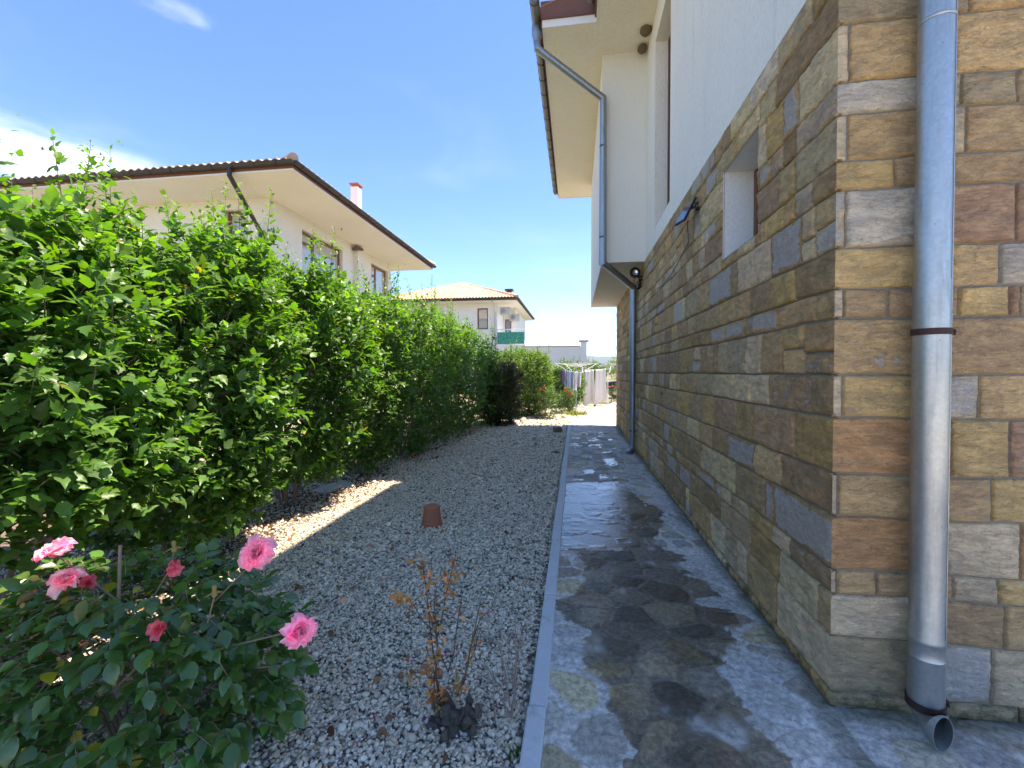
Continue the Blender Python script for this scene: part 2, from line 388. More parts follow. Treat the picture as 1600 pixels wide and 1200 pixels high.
def inpoly(P, poly):
    x, y = P[:, 0], P[:, 1]; r = np.zeros(len(P), bool); n = len(poly)
    for i in range(n):
        x1, y1 = poly[i]; x2, y2 = poly[(i + 1) % n]
        c_ = ((y1 > y) != (y2 > y)); xx = (x2 - x1) * (y - y1) / ((y2 - y1) if y2 != y1 else 1e-9) + x1; r ^= c_ & (x < xx)
    return r
def gp(x, y, z=0.):        # a pixel of the photograph on the ground
    d = pxdir(x, y); t = (z - EYE) / d.z; return (d.x * t, d.y * t)
def pp(x, y, Y):           # a pixel at wall-parallel distance Y
    d = pxdir(x, y); t = Y / d.y; return Vector((d.x * t, Y, EYE + d.z * t))
WET = [(884, 752), (965, 750), (1000, 780), (1036, 800), (1032, 825), (1015, 850), (1065, 865), (1070, 890), (1112, 915), (1137, 945), (1157, 972), (1130, 985), (1140, 1005), (1122, 1025), (1132, 1040), (1122, 1047), (1152, 1077), (1147, 1090), (1170, 1120), (1220, 1172), (1248, 1220), (1260, 1300), (940, 1300), (960, 1215), (980, 1188), (980, 1152), (965, 1145), (967, 1125), (945, 1100), (952, 1070), (925, 1040), (905, 1022), (900, 995), (902, 972), (880, 960), (870, 945), (907, 915), (915, 890), (902, 862), (870, 858)]
WET2 = [(892, 672), (955, 676), (965, 700), (985, 735), (980, 756), (884, 752), (888, 700)]
PUD = [(882, 755), (966, 752), (1010, 775), (1030, 800), (1000, 830), (975, 862), (872, 858)]
def path():
    ys = np.concatenate([np.arange(.28, 4.2, .009), np.arange(4.2, 8, .018), np.arange(8, 12.7, .035)]); ys[-1] = 12.7
    path_piece(np.linspace(PX0 + .056, WX + .01, 140), ys, 'path'); path_piece(np.linspace(WX + .01, 3.2, 160), np.arange(.28, WY + .02, .012), 'path')
    # lit paving beyond the house end
    xs2 = np.linspace(0, 1, 90); ys2 = np.linspace(12.704, 24, 160); U, Y2 = np.meshgrid(xs2, ys2)
    x0 = PX0 + np.clip(Y2 - 12.7, 0, 99) * .205; X2 = x0 + U * (9 - x0)
    P2 = np.stack([X2.ravel(), Y2.ravel(), np.zeros(X2.size)], 1); c2 = np.array((.42, .385, .33)) * (1 + .22 * fbm(P2 * 3, 4, 81) + .15 * (fbm(P2 * 9, 2, 82) > .2))[:, None]
    P2[:, 2] = .004 * fbm(P2 * 5, 3, 83); i = np.arange(89)[None, :] + 90 * np.arange(159)[:, None]; F = np.stack([i, i + 1, i + 91, i + 90], -1).reshape(-1)
    z0 = np.zeros(len(P2))
    tag(np_mesh('paving_beyond', P2, F, np.full(len(F) // 4, 4), M['path'], col=np.c_[c2, np.ones(len(c2))], extra={'wet': z0, 'puddle': z0, 'damp': z0}), kind='structure')
def path_piece(xs, ys, name):
    nx = len(xs)
    X, Y = np.meshgrid(xs, ys); P = np.stack([X.ravel(), Y.ravel(), np.zeros(X.size)], 1)
    r = np.random.default_rng(3); seeds = []
    for iy in range(58):
        for ix in range(15): seeds.append((PX0 + (ix + .5 + r.uniform(-.42, .42)) * .235, .2 + (iy + .5 + r.uniform(-.42, .42)) * .225 + (.11 if ix % 2 else 0)))
    seeds = np.array(seeds); W = P[:, :2] + .025 * np.stack([fbm(P * 5 + 3, 3, 1), fbm(P * 5 + 9, 3, 2)], 1) + .006 * np.stack([fbm(P * 40, 2, 5), fbm(P * 40, 2, 6)], 1)
    d1 = np.full(len(P), 9.); d2 = d1.copy(); id1 = np.zeros(len(P), int)
    for k in range(len(seeds)):
        d = np.hypot((W[:, 0] - seeds[k, 0]) * .85, W[:, 1] - seeds[k, 1]); mlt = d < d1
        d2 = np.where(mlt, d1, np.minimum(d2, d)); id1 = np.where(mlt, k, id1); d1 = np.where(mlt, d, d1)
    edge = (d2 - d1) * .5
    smear = fbm(P * 2.6 + 7, 4, 11); jw = .010 + .020 * np.clip(smear + .25, 0, 1)
    st = np.clip((edge - jw) / .006, 0, 1); st *= (r.random(len(seeds)) > .10)[id1]
    pal = 1.1 * np.array([(.37, .35, .31), (.33, .325, .31), (.39, .38, .35), (.34, .30, .25), (.40, .355, .28), (.36, .29, .24), (.35, .35, .34), (.40, .39, .38), (.45, .385, .25)])
    sc = pal[r.integers(0, 9, len(seeds))] * r.uniform(.85, 1.25, (len(seeds), 1))
    cem = np.array((.60, .575, .54)) * (1 + .16 * fbm(P * 6, 4, 21))[:, None]
    col = np.clip(cem * (1 - st[:, None]) + sc[id1] * st[:, None], .02, .9)
    film = np.clip(fbm(P * 3.3 + 20, 5, 31) * 2.4 - .15, 0, 1) * .7     # cement film smeared over the flags
    col = col * (1 - film[:, None]) + cem * film[:, None]
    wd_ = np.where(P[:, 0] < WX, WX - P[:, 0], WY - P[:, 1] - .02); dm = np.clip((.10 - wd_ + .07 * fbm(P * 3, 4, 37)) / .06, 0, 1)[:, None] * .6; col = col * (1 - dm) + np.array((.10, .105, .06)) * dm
    Q = P[:, :2] + .075 * np.stack([fbm(P * 9, 5, 41, .7), fbm(P * 9, 5, 42, .7)], 1)
    def soft(poly, rad):
        g = [gp(*q) for q in poly]; acc = 0
        for a in range(8):
            o = np.array([math.cos(a * .785), math.sin(a * .785)]) * rad; acc = acc + inpoly(Q + o, g)
        return (acc + 2 * inpoly(Q, g)) / 10
    wet = soft(WET, .03) * np.clip(1.25 + 1.5 * fbm(P * 3.1 + 50, 4, 95), .25, 1); w2 = soft(WET2, .08) * (fbm(P * np.array((5, 4, 1)) + 4, 4, 51) > .03) ; wet = np.maximum(wet, w2 * .55)
    dry = (r.random(len(seeds)) > .93)[id1] & (st > .5) & (P[:, 1] < 3.4); wet = np.where(dry, wet * .2, wet)
    pud = np.maximum(soft(PUD, .03), w2 * (.1 + .8 * (fbm(P * np.array((5, 4.5, 1)) + 14, 4, 61) > .08)))
    tiltA = r.uniform(-.035, .035, (len(seeds), 2))
    rel = ((W - seeds[id1]) * tiltA[id1]).sum(1)
    z = .008 * st + rel * st + .0075 * fbm(P * np.array((14, 22, 1)), 5, 71, .65) + .004 * fbm(P * 2.5, 2, 72) - .003
    z = np.maximum(z * (1 - pud * .5), np.where(pud > .5, .0012, -1))
    damp = np.clip(st * r.uniform(.0, .75, len(seeds))[id1] * (r.random(len(seeds)) > .3)[id1] + (1 - st) * .22 + .32 * fbm(P * 4.2 + 31, 4, 91, .6), 0, 1)
    V = P.copy(); V[:, 2] = z
    ny = len(ys); i = np.arange(nx - 1)[None, :] + nx * np.arange(ny - 1)[:, None]
    F = np.stack([i, i + 1, i + nx + 1, i + nx], -1).reshape(-1)
    tag(np_mesh(name, V, F, np.full(len(F) // 4, 4), M['path'], col=np.c_[col, np.ones(len(col))], extra={'wet': wet, 'puddle': pud, 'damp': damp}), kind='structure')
path()
# kerb: about metre-long concrete units
s = MB(); y = -1.05; k = 0
while y < 12.4:
    y1 = min(y + 1.0, 12.5); o = .003 * math.sin(k * 2.3); s.bbox(PX0 - .025 + o, PX0 + .058 + o, y + .003, y1 - .003, -.2, .012 + .003 * math.sin(k * 1.7), .006); y = y1; k += 1
s2 = []
for i in range(8):
    yy = 12.5 + i; xa = PX0 + (yy - 12.7) * .205; s.add([(xa - .05, yy, -.2), (xa, yy, -.2), (xa + .205, yy + .99, -.2), (xa + .155, yy + .99, -.2), (xa - .05, yy, .012), (xa, yy, .012), (xa + .205, yy + .99, .012), (xa + .155, yy + .99, .012)], [(0, 3, 2, 1), (4, 5, 6, 7), (0, 1, 5, 4), (1, 2, 6, 5), (2, 3, 7, 6), (3, 0, 4, 7)])
tag(s.build('kerb', M['kerb']), kind='structure')

# gravel: one object of scattered pebbles (geometry nodes)
def gravel():
    coll = bpy.data.collections.new('pebble_shapes'); r = np.random.default_rng(5)
    import bmesh
    for k in range(8):
        bm = bmesh.new(); bmesh.ops.create_icosphere(bm, subdivisions=2, radius=1)
        V = np.array([v.co for v in bm.verts]); sc_ = np.array((1, r.uniform(.62, .95), r.uniform(.42, .7)))
        d = 1 + .30 * vnoise(V * 1.3 + k * 9, k) + .10 * vnoise(V * 3 + k, k + 30)
        for v, q in zip(bm.verts, V * d[:, None] * sc_): v.co = q
        me = bpy.data.meshes.new('pebble'); bm.to_mesh(me); bm.free(); me.materials.append(M['pebble'])
        me.polygons.foreach_set('use_smooth', [True] * len(me.polygons)); coll.objects.link(bpy.data.objects.new('pebble', me))
    pts = []; siz = []
    def scatter(x0, x1, y0, y1, dens, sz, keep=None):
        n = int((x1 - x0) * (y1 - y0) * dens); p = np.stack([r.uniform(x0, x1, n), r.uniform(y0, y1, n), np.zeros(n)], 1)
        if keep is not None: p = p[keep(p)]
        s_ = sz * np.exp(r.normal(0, .28, len(p))); p[:, 2] = -.053 + s_ * .25 + r.uniform(0, .020, len(p)) + .012 * fbm(p * 1.6, 2, 3); pts.append(p); siz.append(s_)
    edge = lambda p: (p[:, 0] > -2.75 + .5 * fbm(p * 1.2, 3, 9)) | (r.random(len(p)) < .22)
    scatter(-4.4, -.25, 1.0, 3.2, 9500, .0088, edge); scatter(-4.4, -.25, 3.2, 5.5, 6200, .0104, edge)
    scatter(-4.6, -.25, 5.5, 9, 3100, .0135, edge); scatter(-4.4, -.25, 9, 12.6, 1100, .021, edge)
    scatter(-3, 1.5, 12.6, 20, 500, .028, lambda p: p[:, 0] < PX0 + (p[:, 1] - 12.7) * .205 - .12)
    scatter(-.26, -.215, 1, 12.4, 2200, .009)
    P = np.concatenate(pts); Z = np.concatenate(siz)
    me = bpy.data.meshes.new('gravel'); me.vertices.add(len(P)); me.vertices.foreach_set('co', P.astype(np.float32).ravel())
    a = me.attributes.new('size', 'FLOAT', 'POINT'); a.data.foreach_set('value', Z.astype(np.float32))
    rt = np.stack([r.normal(0, .4, len(P)), r.normal(0, .4, len(P)), r.uniform(0, 6.28, len(P))], 1)
    a = me.attributes.new('rot', 'FLOAT_VECTOR', 'POINT'); a.data.foreach_set('vector', rt.astype(np.float32).ravel())
    o = bpy.data.objects.new('gravel', me); COL.objects.link(o); tag(o, kind='stuff', label='grey and white pebbles covering the bed beside the path', cat='gravel')
    ng = bpy.data.node_groups.new('scatter', 'GeometryNodeTree'); ng.interface.new_socket('Geometry', in_out='INPUT', socket_type='NodeSocketGeometry'); ng.interface.new_socket('Geometry', in_out='OUTPUT', socket_type='NodeSocketGeometry')
    N = ng.nodes; L = ng.links; gi = N.new('NodeGroupInput'); go = N.new('NodeGroupOutput'); ip = N.new('GeometryNodeInstanceOnPoints'); ci = N.new('GeometryNodeCollectionInfo')
    ci.inputs['Collection'].default_value = coll; ci.inputs['Separate Children'].default_value = True; ci.inputs['Reset Children'].default_value = True
    def attr(nm, t):
        q = N.new('GeometryNodeInputNamedAttribute'); q.data_type = t; q.inputs[0].default_value = nm; return [x for x in q.outputs if x.enabled and x.name == 'Attribute'][0]
    L.new(gi.outputs[0], ip.inputs['Points']); L.new(ci.outputs[0], ip.inputs['Instance']); ip.inputs['Pick Instance'].default_value = True
    ri = N.new('FunctionNodeRandomValue'); ri.data_type = 'INT'
    for q in ri.inputs:
        if q.enabled and q.name == 'Max': q.default_value = 7
        if q.enabled and q.name == 'Min': q.default_value = 0
    L.new([x for x in ri.outputs if x.enabled][0], ip.inputs['Instance Index'])
    er = N.new('FunctionNodeEulerToRotation'); L.new(attr('rot', 'FLOAT_VECTOR'), er.inputs[0]); L.new(er.outputs[0], ip.inputs['Rotation'])
    L.new(attr('size', 'FLOAT'), ip.inputs['Scale']); L.new(ip.outputs[0], go.inputs[0])
    md = o.modifiers.new('scatter', 'NODES'); md.node_group = ng
gravel()

# hills on the horizon
def hills():
    xs = np.linspace(-2600, 3600, 160); V = []; F = []
    for i, x in enumerate(xs):
        h = 82 + 26 * math.sin(x * .0021 + 1.1) + 9 * math.sin(x * .013) + 4 * math.sin(x * .031)
        V += [(x, 2700, -3), (x, 2860, h * .62), (x, 3050, h), (x, 3500, -3)]
        if i: a = 4 * (i - 1); F += [(a + k, a + 4 + k, a + 5 + k, a + 1 + k) for k in range(3)]
    s = MB(); s.add(V, F); tag(s.build('hills', M['hill'], smooth=True), kind='structure')
hills()
# ------------------------------------------------------------------ the stone house on the right
ZS = 3.36; ZE = 6.74; YN, YF = 2.15, 12.65     # top of the stone, soffit height, gable wall, far end
house = empty('stone_house', (WX, WY, 0), 'big house of tan stone blocks and white render rising beside the wet path', 'house')
NICHE = (3.00, 3.68, 2.38, 3.06)               # y0, y1, z0, z1 of the small deep window
TALL = (5.67, 6.72, 3.60, 6.30)
BAY = (.43, WX, 7.52, 12.65, 3.33)
TZ = [0, .07, .32, .51, .62, .86, 1.05, 1.30, 1.49, 1.74, 1.87, 2.05, 2.30, 2.43, 2.63, 2.77, 3.02, 3.2, ZS]
C = dict(T=(.58, .40, .215), B=(.47, .325, .19), G=(.43, .34, .225), O=(.56, .325, .165), L=(.60, .48, .34), P=(.45, .285, .19), Y=(.61, .43, .21), D=(.41, .305, .20), W=(.56, .50, .42))
def stone_face(name, O, U, Nn, rects, flip, res):
    """rects: (u0,u1,v0,v1,col,lime,keep) -> one mesh of separately pitched blocks"""
    r = np.random.default_rng(hash(name) % 1000 if False else len(rects)); VV = []; FF = []; CC = []; LL = []; MM = []; base = 0
    O, U, Nn = (np.array(q, float) for q in (O, U, Nn)); Z = np.array((0, 0, 1.))
    for k, (u0, u1, v0, v1, col, lime, keep) in enumerate(rects):
        g = .0028; h = res(u0); a0 = u0 + (0 if keep else g); a1 = u1 - g; b0 = v0 + g; b1 = v1 - g
        nu = max(4, int((a1 - a0) / h) + 1); nv = max(4, int((b1 - b0) / h) + 1)
        lu = np.linspace(0, 1, nu); lv = np.linspace(0, 1, nv)
        e = min(.12, .004 / max(a1 - a0, .01)); f = min(.12, .004 / max(b1 - b0, .01))
        lu = np.sort(np.concatenate([lu, [0, e, 1 - e, 1]])); lv = np.sort(np.concatenate([lv, [0, f, 1 - f, 1]]))
        lu = np.unique(np.round(lu, 5)); lv = np.unique(np.round(lv, 5)); nu, nv = len(lu), len(lv)
        A, B = np.meshgrid(a0 + lu * (a1 - a0), b0 + lv * (b1 - b0)); A, B = A.ravel(), B.ravel()
        P3 = O + A[:, None] * U + B[:, None] * Z; off = k * 7.3; fade = np.clip(A / .15, 0, 1) * np.clip(B / .1, 0, 1); nich = np.where((U[1] > 0) & (A > .75) & (A < 1.62) & (B > 2.28) & (B < 3.16), 0, 1); wv = .011 * fbm(P3 * 3.3, 3, 61) * fade * nich; P3 = P3 + Z * wv[:, None] + U * (.008 * fbm(P3 * 4.1, 3, 67) * fade * nich)[:, None]
        du = np.minimum(A - a0 if not keep else 9, a1 - A); dv = np.minimum(B - b0, b1 - B); d = np.minimum(du, dv)
        n1 = fbm(P3 * 38 + off, 3, 3); n2 = fbm(P3 * 9 + off, 3, 8); rid = 1 - np.abs(fbm(P3 * np.array((16, 16, 34)) + off, 4, 5)) * 2
        pitch = .010 + .009 * fbm(P3 * 22 + off, 3, 12)            # broken arris round each block
        prof = 1 - np.exp(-np.clip(d, 0, 1) / np.clip(pitch, .002, .03) * 1.6)
        out = .008 + r.uniform(0, .008)
        hgt = out * prof + prof * (.0100 * n2 + .0055 * n1 + .0100 * np.clip(rid - .3, 0, 1) - .006 * np.clip(-n2 - .25, 0, 1)) + prof * ((A - (u0 + u1) / 2) * r.normal(0, .010) + (B - (v0 + v1) / 2) * r.normal(0, .016))
        hgt = np.where(d <= 1e-6, -.012, hgt)
        if keep: 
            wk = np.clip((A - a0) / .03, 0, 1); hgt = hgt * wk + .012 * (1 - wk) * prof - .012 * (d <= 1e-6) * (1 - wk)
        P3 = P3 + Nn * hgt[:, None]
        i = np.arange(nu - 1)[None, :] + nu * np.arange(nv - 1)[:, None]
        q = [i, i + 1, i + nu + 1, i + nu]; q = q[::-1] if flip else q
        FF.append((np.stack(q, -1).reshape(-1) + base)); VV.append(P3); base += len(P3)
        c_ = np.array(col)[None, :] * (1 + .12 * n2[:, None]) ; CC.append(np.c_[c_, np.ones(len(c_))]); rim = np.clip((d - .014 - .022 * np.clip(fbm(P3 * 20 + off, 3, 77) + .25, 0, 1)) / .004, 0, 1); LL.append(np.full(len(c_), lime) if lime < .5 else .20 + .75 * rim * (lime > .5))
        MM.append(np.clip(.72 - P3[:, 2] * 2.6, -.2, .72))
    F = np.concatenate(FF)
    return np_mesh(name, np.concatenate(VV), F, np.full(len(F) // 4, 4), M['stone'], house, col=np.clip(np.concatenate(CC), 0, 1), extra={'lime': np.concatenate(LL), 'moss': np.concatenate(MM)})

# gable wall: courses and stones as in the photograph (joints at px x on the wall)
gx = lambda px: pp(px, 585, WY).x - WX
rows = [  # bottom up: (joints, colours)
 ([1300, 1470, 1600], 'GGD'), ([1302, 1436, 1556, 1640], 'GWLT'), ([1300, 1452, 1575], 'LBT'), ([1308, 1372, 1440, 1492, 1564], 'LTBBL'), ([1300, 1480, 1599], 'OLO'),
 ([1310, 1450, 1552, 1660], 'LTBY'), ([1300, 1485, 1579], 'OYP'), ([1316, 1460, 1528, 1640], 'LYLT'), ([1300, 1470, 1680], 'TBT'),
 ([1315, 1385, 1494, 1573, 1590], 'LBBYP'), ([1300, 1480, 1558, 1690], 'YTWT'), ([1316, 1470, 1580, 1720], 'LWPP'), ([1300, 1392, 1480, 1598], 'YBBT'),
 ([1318, 1470, 1501, 1640], 'LTLB'), ([1300, 1440, 1492, 1578], 'WGGD'), ([1319, 1480, 1598], 'LTTB'), ([1300, 1450, 1502, 1640], 'GDTG'), ([1315, 1480, 1620], 'LTGT')]
R = np.random.default_rng(21); rects = []
for k, (J, cs) in enumerate(rows):
    us = [-.012] + [gx(x) for x in J]; ks = list(cs)
    if J[0] > 1303: us = [-.012, max(.013, gx(J[0]))] + [gx(x) for x in J[1:]]
    else: us = [-.012] + [gx(x) for x in J[1:]]; 
    while us[-1] < 5.2: us.append(us[-1] + R.uniform(.2, .5)); 
    while len(ks) < len(us): ks.append('TBGOLPYD'[R.integers(0, 8)])
    for j in range(len(us) - 1):
        c_ = np.array(C[ks[j]]) * R.uniform(.9, 1.1); lime = .6 if (k, j) in ((1, 1), (11, 0), (7, 2), (10, 3)) else (.42 if (k, j) in ((8, 0), (7, 1)) else .05 + .22 * (R.random() < .25))
        rects.append((us[j], us[j + 1], TZ[k], TZ[k + 1], c_, lime, j == 0))
gs = stone_face('stone_cladding', (WX, WY, 0), (1, 0, 0), (0, -1, 0), rects, False, lambda u: .0085 if u < 1 else .05)
# long wall
R = np.random.default_rng(33); rects = []
pal = ['G', 'G', 'G', 'B', 'T', 'D', 'L', 'L', 'W', 'D', 'B', 'G', 'L', 'T', 'B', 'G']
zs = list(TZ); u = 0
fixed = {7: [('O', .12)], 9: [('G', .5)]}
for k in range(len(zs) - 1):
    u = -.012; j = 0; hh = zs[k + 1] - zs[k]
    while u < YF - YN:
        wd = R.uniform(.9, 2.3) * min(hh, .24) + .05
        if hh < .15: wd = R.uniform(.12, .42)
        if R.random() < .22: wd *= .45
        u1 = u + wd
        if YF - YN - u1 < .09: u1 = YF - YN
        key = pal[R.integers(0, len(pal))]; c_ = np.array(C[key]) * R.uniform(.82, 1.28) * np.array((1, R.uniform(.95, 1.01), R.uniform(.80, .99)))
        c_ = c_ * (np.array((.98, .93, .86)) if key in 'TBL' else np.array((1.06, .92, .84)))
        lime = .6 if R.random() < .12 else (.44 if R.random() < .12 else R.uniform(.0, .25))
        if hh > .2 and R.random() < .25 and wd < .4:
            zm = zs[k] + hh * R.uniform(.38, .62); rects += [(u, u1, zs[k], zm, c_, lime, j == 0), (u, u1, zm, zs[k + 1], c_ * R.uniform(.8, 1.2) * np.array((1.05, 1, .92)), 0., j == 0)]
        else: rects.append((u, u1, zs[k], zs[k + 1], c_, lime, j == 0))
        u = u1; j += 1
def cut(rects, y0, y1, z0, z1):
    out = []; a, b_ = y0 - YN, y1 - YN
    for (u0, u1, v0, v1, c_, l, kp) in rects:
        if u1 <= a or u0 >= b_ or v1 <= z0 or v0 >= z1: out.append((u0, u1, v0, v1, c_, l, kp)); continue
        if u0 < a - .03: out.append((u0, a, v0, v1, c_, l, kp))
        if u1 > b_ + .03: out.append((b_, u1, v0, v1, c_, l, False))
        uu0, uu1 = max(u0, a), min(u1, b_)
        if v0 < z0 - .015 and uu1 - uu0 > .02: out.append((uu0, uu1, v0, z0, c_, l, False))
        if v1 > z1 + .015 and uu1 - uu0 > .02: out.append((uu0, uu1, z1, v1, c_, l, False))
    return out
rects = cut(rects, *NICHE)
def lres(u): return .010 if u < 1.6 else (.016 if u < 3.4 else (.03 if u < 6 else .06))
stone_face('stone_cladding', (WX, WY, 0), (0, 1, 0), (-1, 0, 0), rects, True, lres)

def wallsheet(s, axis, c, a0, a1, z0, z1, holes, inn):
    """a sheet in plane axis=c between a0..a1 and z0..z1 with holes whose reveals run in by `inn`"""
    def P(a, z, d=0.): return (c + d, a, z) if axis == 'x' else (a, c + d, z)
    zs = sorted({z0, z1, *[h[2] for h in holes], *[h[3] for h in holes]}); as_ = sorted({a0, a1, *[h[0] for h in holes], *[h[1] for h in holes]})
    for i in range(len(as_) - 1):
        for j in range(len(zs) - 1):
            am, zm = (as_[i] + as_[i + 1]) / 2, (zs[j] + zs[j + 1]) / 2
            if any(h[0] < am < h[1] and h[2] < zm < h[3] for h in holes): continue
            s.quad(P(as_[i], zs[j]), P(as_[i + 1], zs[j]), P(as_[i + 1], zs[j + 1]), P(as_[i], zs[j + 1]))
    for h in holes:
        s.quad(P(h[0], h[2]), P(h[0], h[3]), P(h[0], h[3], inn), P(h[0], h[2], inn)); s.quad(P(h[1], h[2]), P(h[1], h[3]), P(h[1], h[3], inn), P(h[1], h[2], inn))
        s.quad(P(h[0], h[3]), P(h[1], h[3]), P(h[1], h[3], inn), P(h[0], h[3], inn)); s.quad(P(h[0], h[2]), P(h[1], h[2]), P(h[1], h[2], inn), P(h[0], h[2], inn))
# mortar core behind the stones
s = MB(); wallsheet(s, 'x', WX + .003, YN, YF, -.2, ZS, [NICHE], .004); wallsheet(s, 'y', WY + .003, WX, 7, -.2, ZS, [], .004)
s.quad((WX, YF, -.2), (7, YF, -.2), (7, YF, 3.3), (WX, YF, 3.3)); s.quad((7, WY, -.2), (7, YF, -.2), (7, YF, 3.3), (7, WY, 3.3)); s.quad((WX, WY, ZS), (7, WY, ZS), (7, YF, ZS), (WX, YF, ZS))
s.build('mortar_core', M['joint'], house)
s = MB(); y0, y1, z0, z1 = NICHE; I = WX + .25
for q in ([(WX - .004, y1, z0), (WX - .004, y1, z1), (I, y1, z1), (I, y1, z0)], [(WX - .004, y0, z0), (WX - .004, y0, z1), (I, y0, z1), (I, y0, z0)], [(WX - .004, y0, z1), (WX - .004, y1, z1), (I, y1, z1), (I, y0, z1)]): s.quad(*q)
M['reveal'] = stucco('reveal_render', (.78, .755, .70), (1, .6, .35), 110, .7)
s.build('window_reveal', M['reveal'], house)
s = MB(); s.quad((WX - .004, y0, z0 + .001), (WX - .004, y1, z0 + .001), (I, y1, z0 + .03), (I, y0, z0 + .03)); s.build('window_sill', M['kerb'], house)
def window(parent, axis, c, a0, a1, z0, z1, sg, mull=(), trans=(), fr=.055, mat_='brown_wood', gl='glass', dp=.05):
    """frame bars and a pane; sg = outward sign along the axis"""
    s = MB()
    def bx(p0, p1, q0, q1, d0, d1):
        x = sorted((c + sg * d0, c + sg * d1))
        if axis == 'x': s.bbox(x[0], x[1], p0, p1, q0, q1, .004)
        else: s.bbox(p0, p1, x[0], x[1], q0, q1, .004)
    bx(a0, a0 + fr, z0, z1, -dp, 0); bx(a1 - fr, a1, z0, z1, -dp, 0); bx(a0 + fr, a1 - fr, z0, z0 + fr, -dp, -.002); bx(a0 + fr, a1 - fr, z1 - fr, z1, -dp, -.002)
    for m_ in mull: bx(m_ - fr * .6, m_ + fr * .6, z0 + fr, z1 - fr, -dp, -.003)
    for (ma, mb, mz) in trans: bx(ma, mb, mz - fr * .5, mz + fr * .5, -dp, -.004)
    wn = s.build('window', M[mat_], parent)
    g = MB(); d = c - sg * dp * .6
    if axis == 'x': g.quad((d, a0, z0), (d, a1, z0), (d, a1, z1), (d, a0, z1))
    else: g.quad((a0, d, z0), (a1, d, z0), (a1, d, z1), (a0, d, z1))
    g.build('pane', M[gl], wn); return wn
window(house, 'x', I - .03, y0 + .002, y1 - .002, z0 + .03, z1 - .002, -1)
# rendered upper walls
s = MB(); wallsheet(s, 'x', WX - .006, YN - .006, BAY[2], ZS, ZE, [TALL], .205); wallsheet(s, 'y', WY - .006, WX - .006, 7, ZS, ZE, [], .1)
s.quad((7, WY, 3.3), (7, YF, 3.3), (7, YF, ZE), (7, WY, ZE)); s.quad((WX, YF, 3.3), (7, YF, 3.3), (7, YF, ZE), (WX, YF, ZE))
s.quad((WX - .006, YN - .006, ZS), (WX + .1, YN - .006, ZS), (WX + .1, BAY[2], ZS), (WX - .006, BAY[2], ZS))
s.build('upper_wall', M['stucco'], house)
window(house, 'x', WX + .17, TALL[0], TALL[1], TALL[2], TALL[3], -1, mull=((TALL[0] + TALL[1]) / 2,))
s = MB(); x0, x1, y0, y1, zb = BAY; s.quad((x0, y0, zb), (x1 + .02, y0, zb), (x1 + .02, y0, ZE), (x0, y0, ZE)); s.quad((x0, y0, zb), (x0, y1, zb), (x0, y1, ZE), (x0, y0, ZE))
s.quad((x0, y1, zb), (x1 + .02, y1, zb), (x1 + .02, y1, ZE), (x0, y1, ZE))
s.box(x0 + .001, x0 + .02, y0 + .001, y1 - .001, zb - .006, zb); s.quad((x0 + .02, y0 + .02, zb + .004), (x1 + .02, y0 + .02, zb + .004), (x1 + .02, y1, zb + .004), (x0 + .02, y1, zb + .004)); s.box(x0 + .021, x1 - .02, y0 + .001, y0 + .02, zb - .006, zb)
s.build('bay', M['stucco_bay'], house)
# eaves: wide over the bay, narrower towards the camera
EW, EN, YS, YE, YB = -.50, .31, 6.80, 13.45, 1.2
s = MB(); s.add([(EN, YB, ZE), (7.8, YB, ZE), (7.8, YS, ZE), (EN, YS, ZE)], [(0, 1, 2, 3)]); s.add([(EW, YS, ZE), (7.8, YS, ZE), (7.8, YE, ZE), (EW, YE, ZE)], [(0, 1, 2, 3)])
s.build('soffit', M['soffit'], house)
s = MB(); s.box(EW - .012, EW, YS, YE, ZE - .012, ZE + .05); s.box(EN - .012, EN, YB, YS - .012, ZE - .012, ZE + .05); s.box(EW - .012, EN - .012, YS - .012, YS, ZE - .012, ZE + .10); s.box(EW, 7.8, YE, YE + .012, ZE - .012, ZE + .05); s.box(EN, 7.8, YB - .012, YB, ZE - .012, ZE + .05)
s.build('soffit_edge', M['white_paint'], house)
s = MB(); s.box(EW - .035, EW - .005, YS, YE, ZE + .05, ZE + .20); s.box(EN - .035, EN - .005, YB, YS - .02, ZE + .05, ZE + .20); s.box(EW - .035, EN - .036, YS - .04, YS - .01, ZE + .10, ZE + .36); s.box(EW, 7.8, YE + .005, YE + .03, ZE + .05, ZE + .20)
s.build('fascia', M['brown_wood'], house)

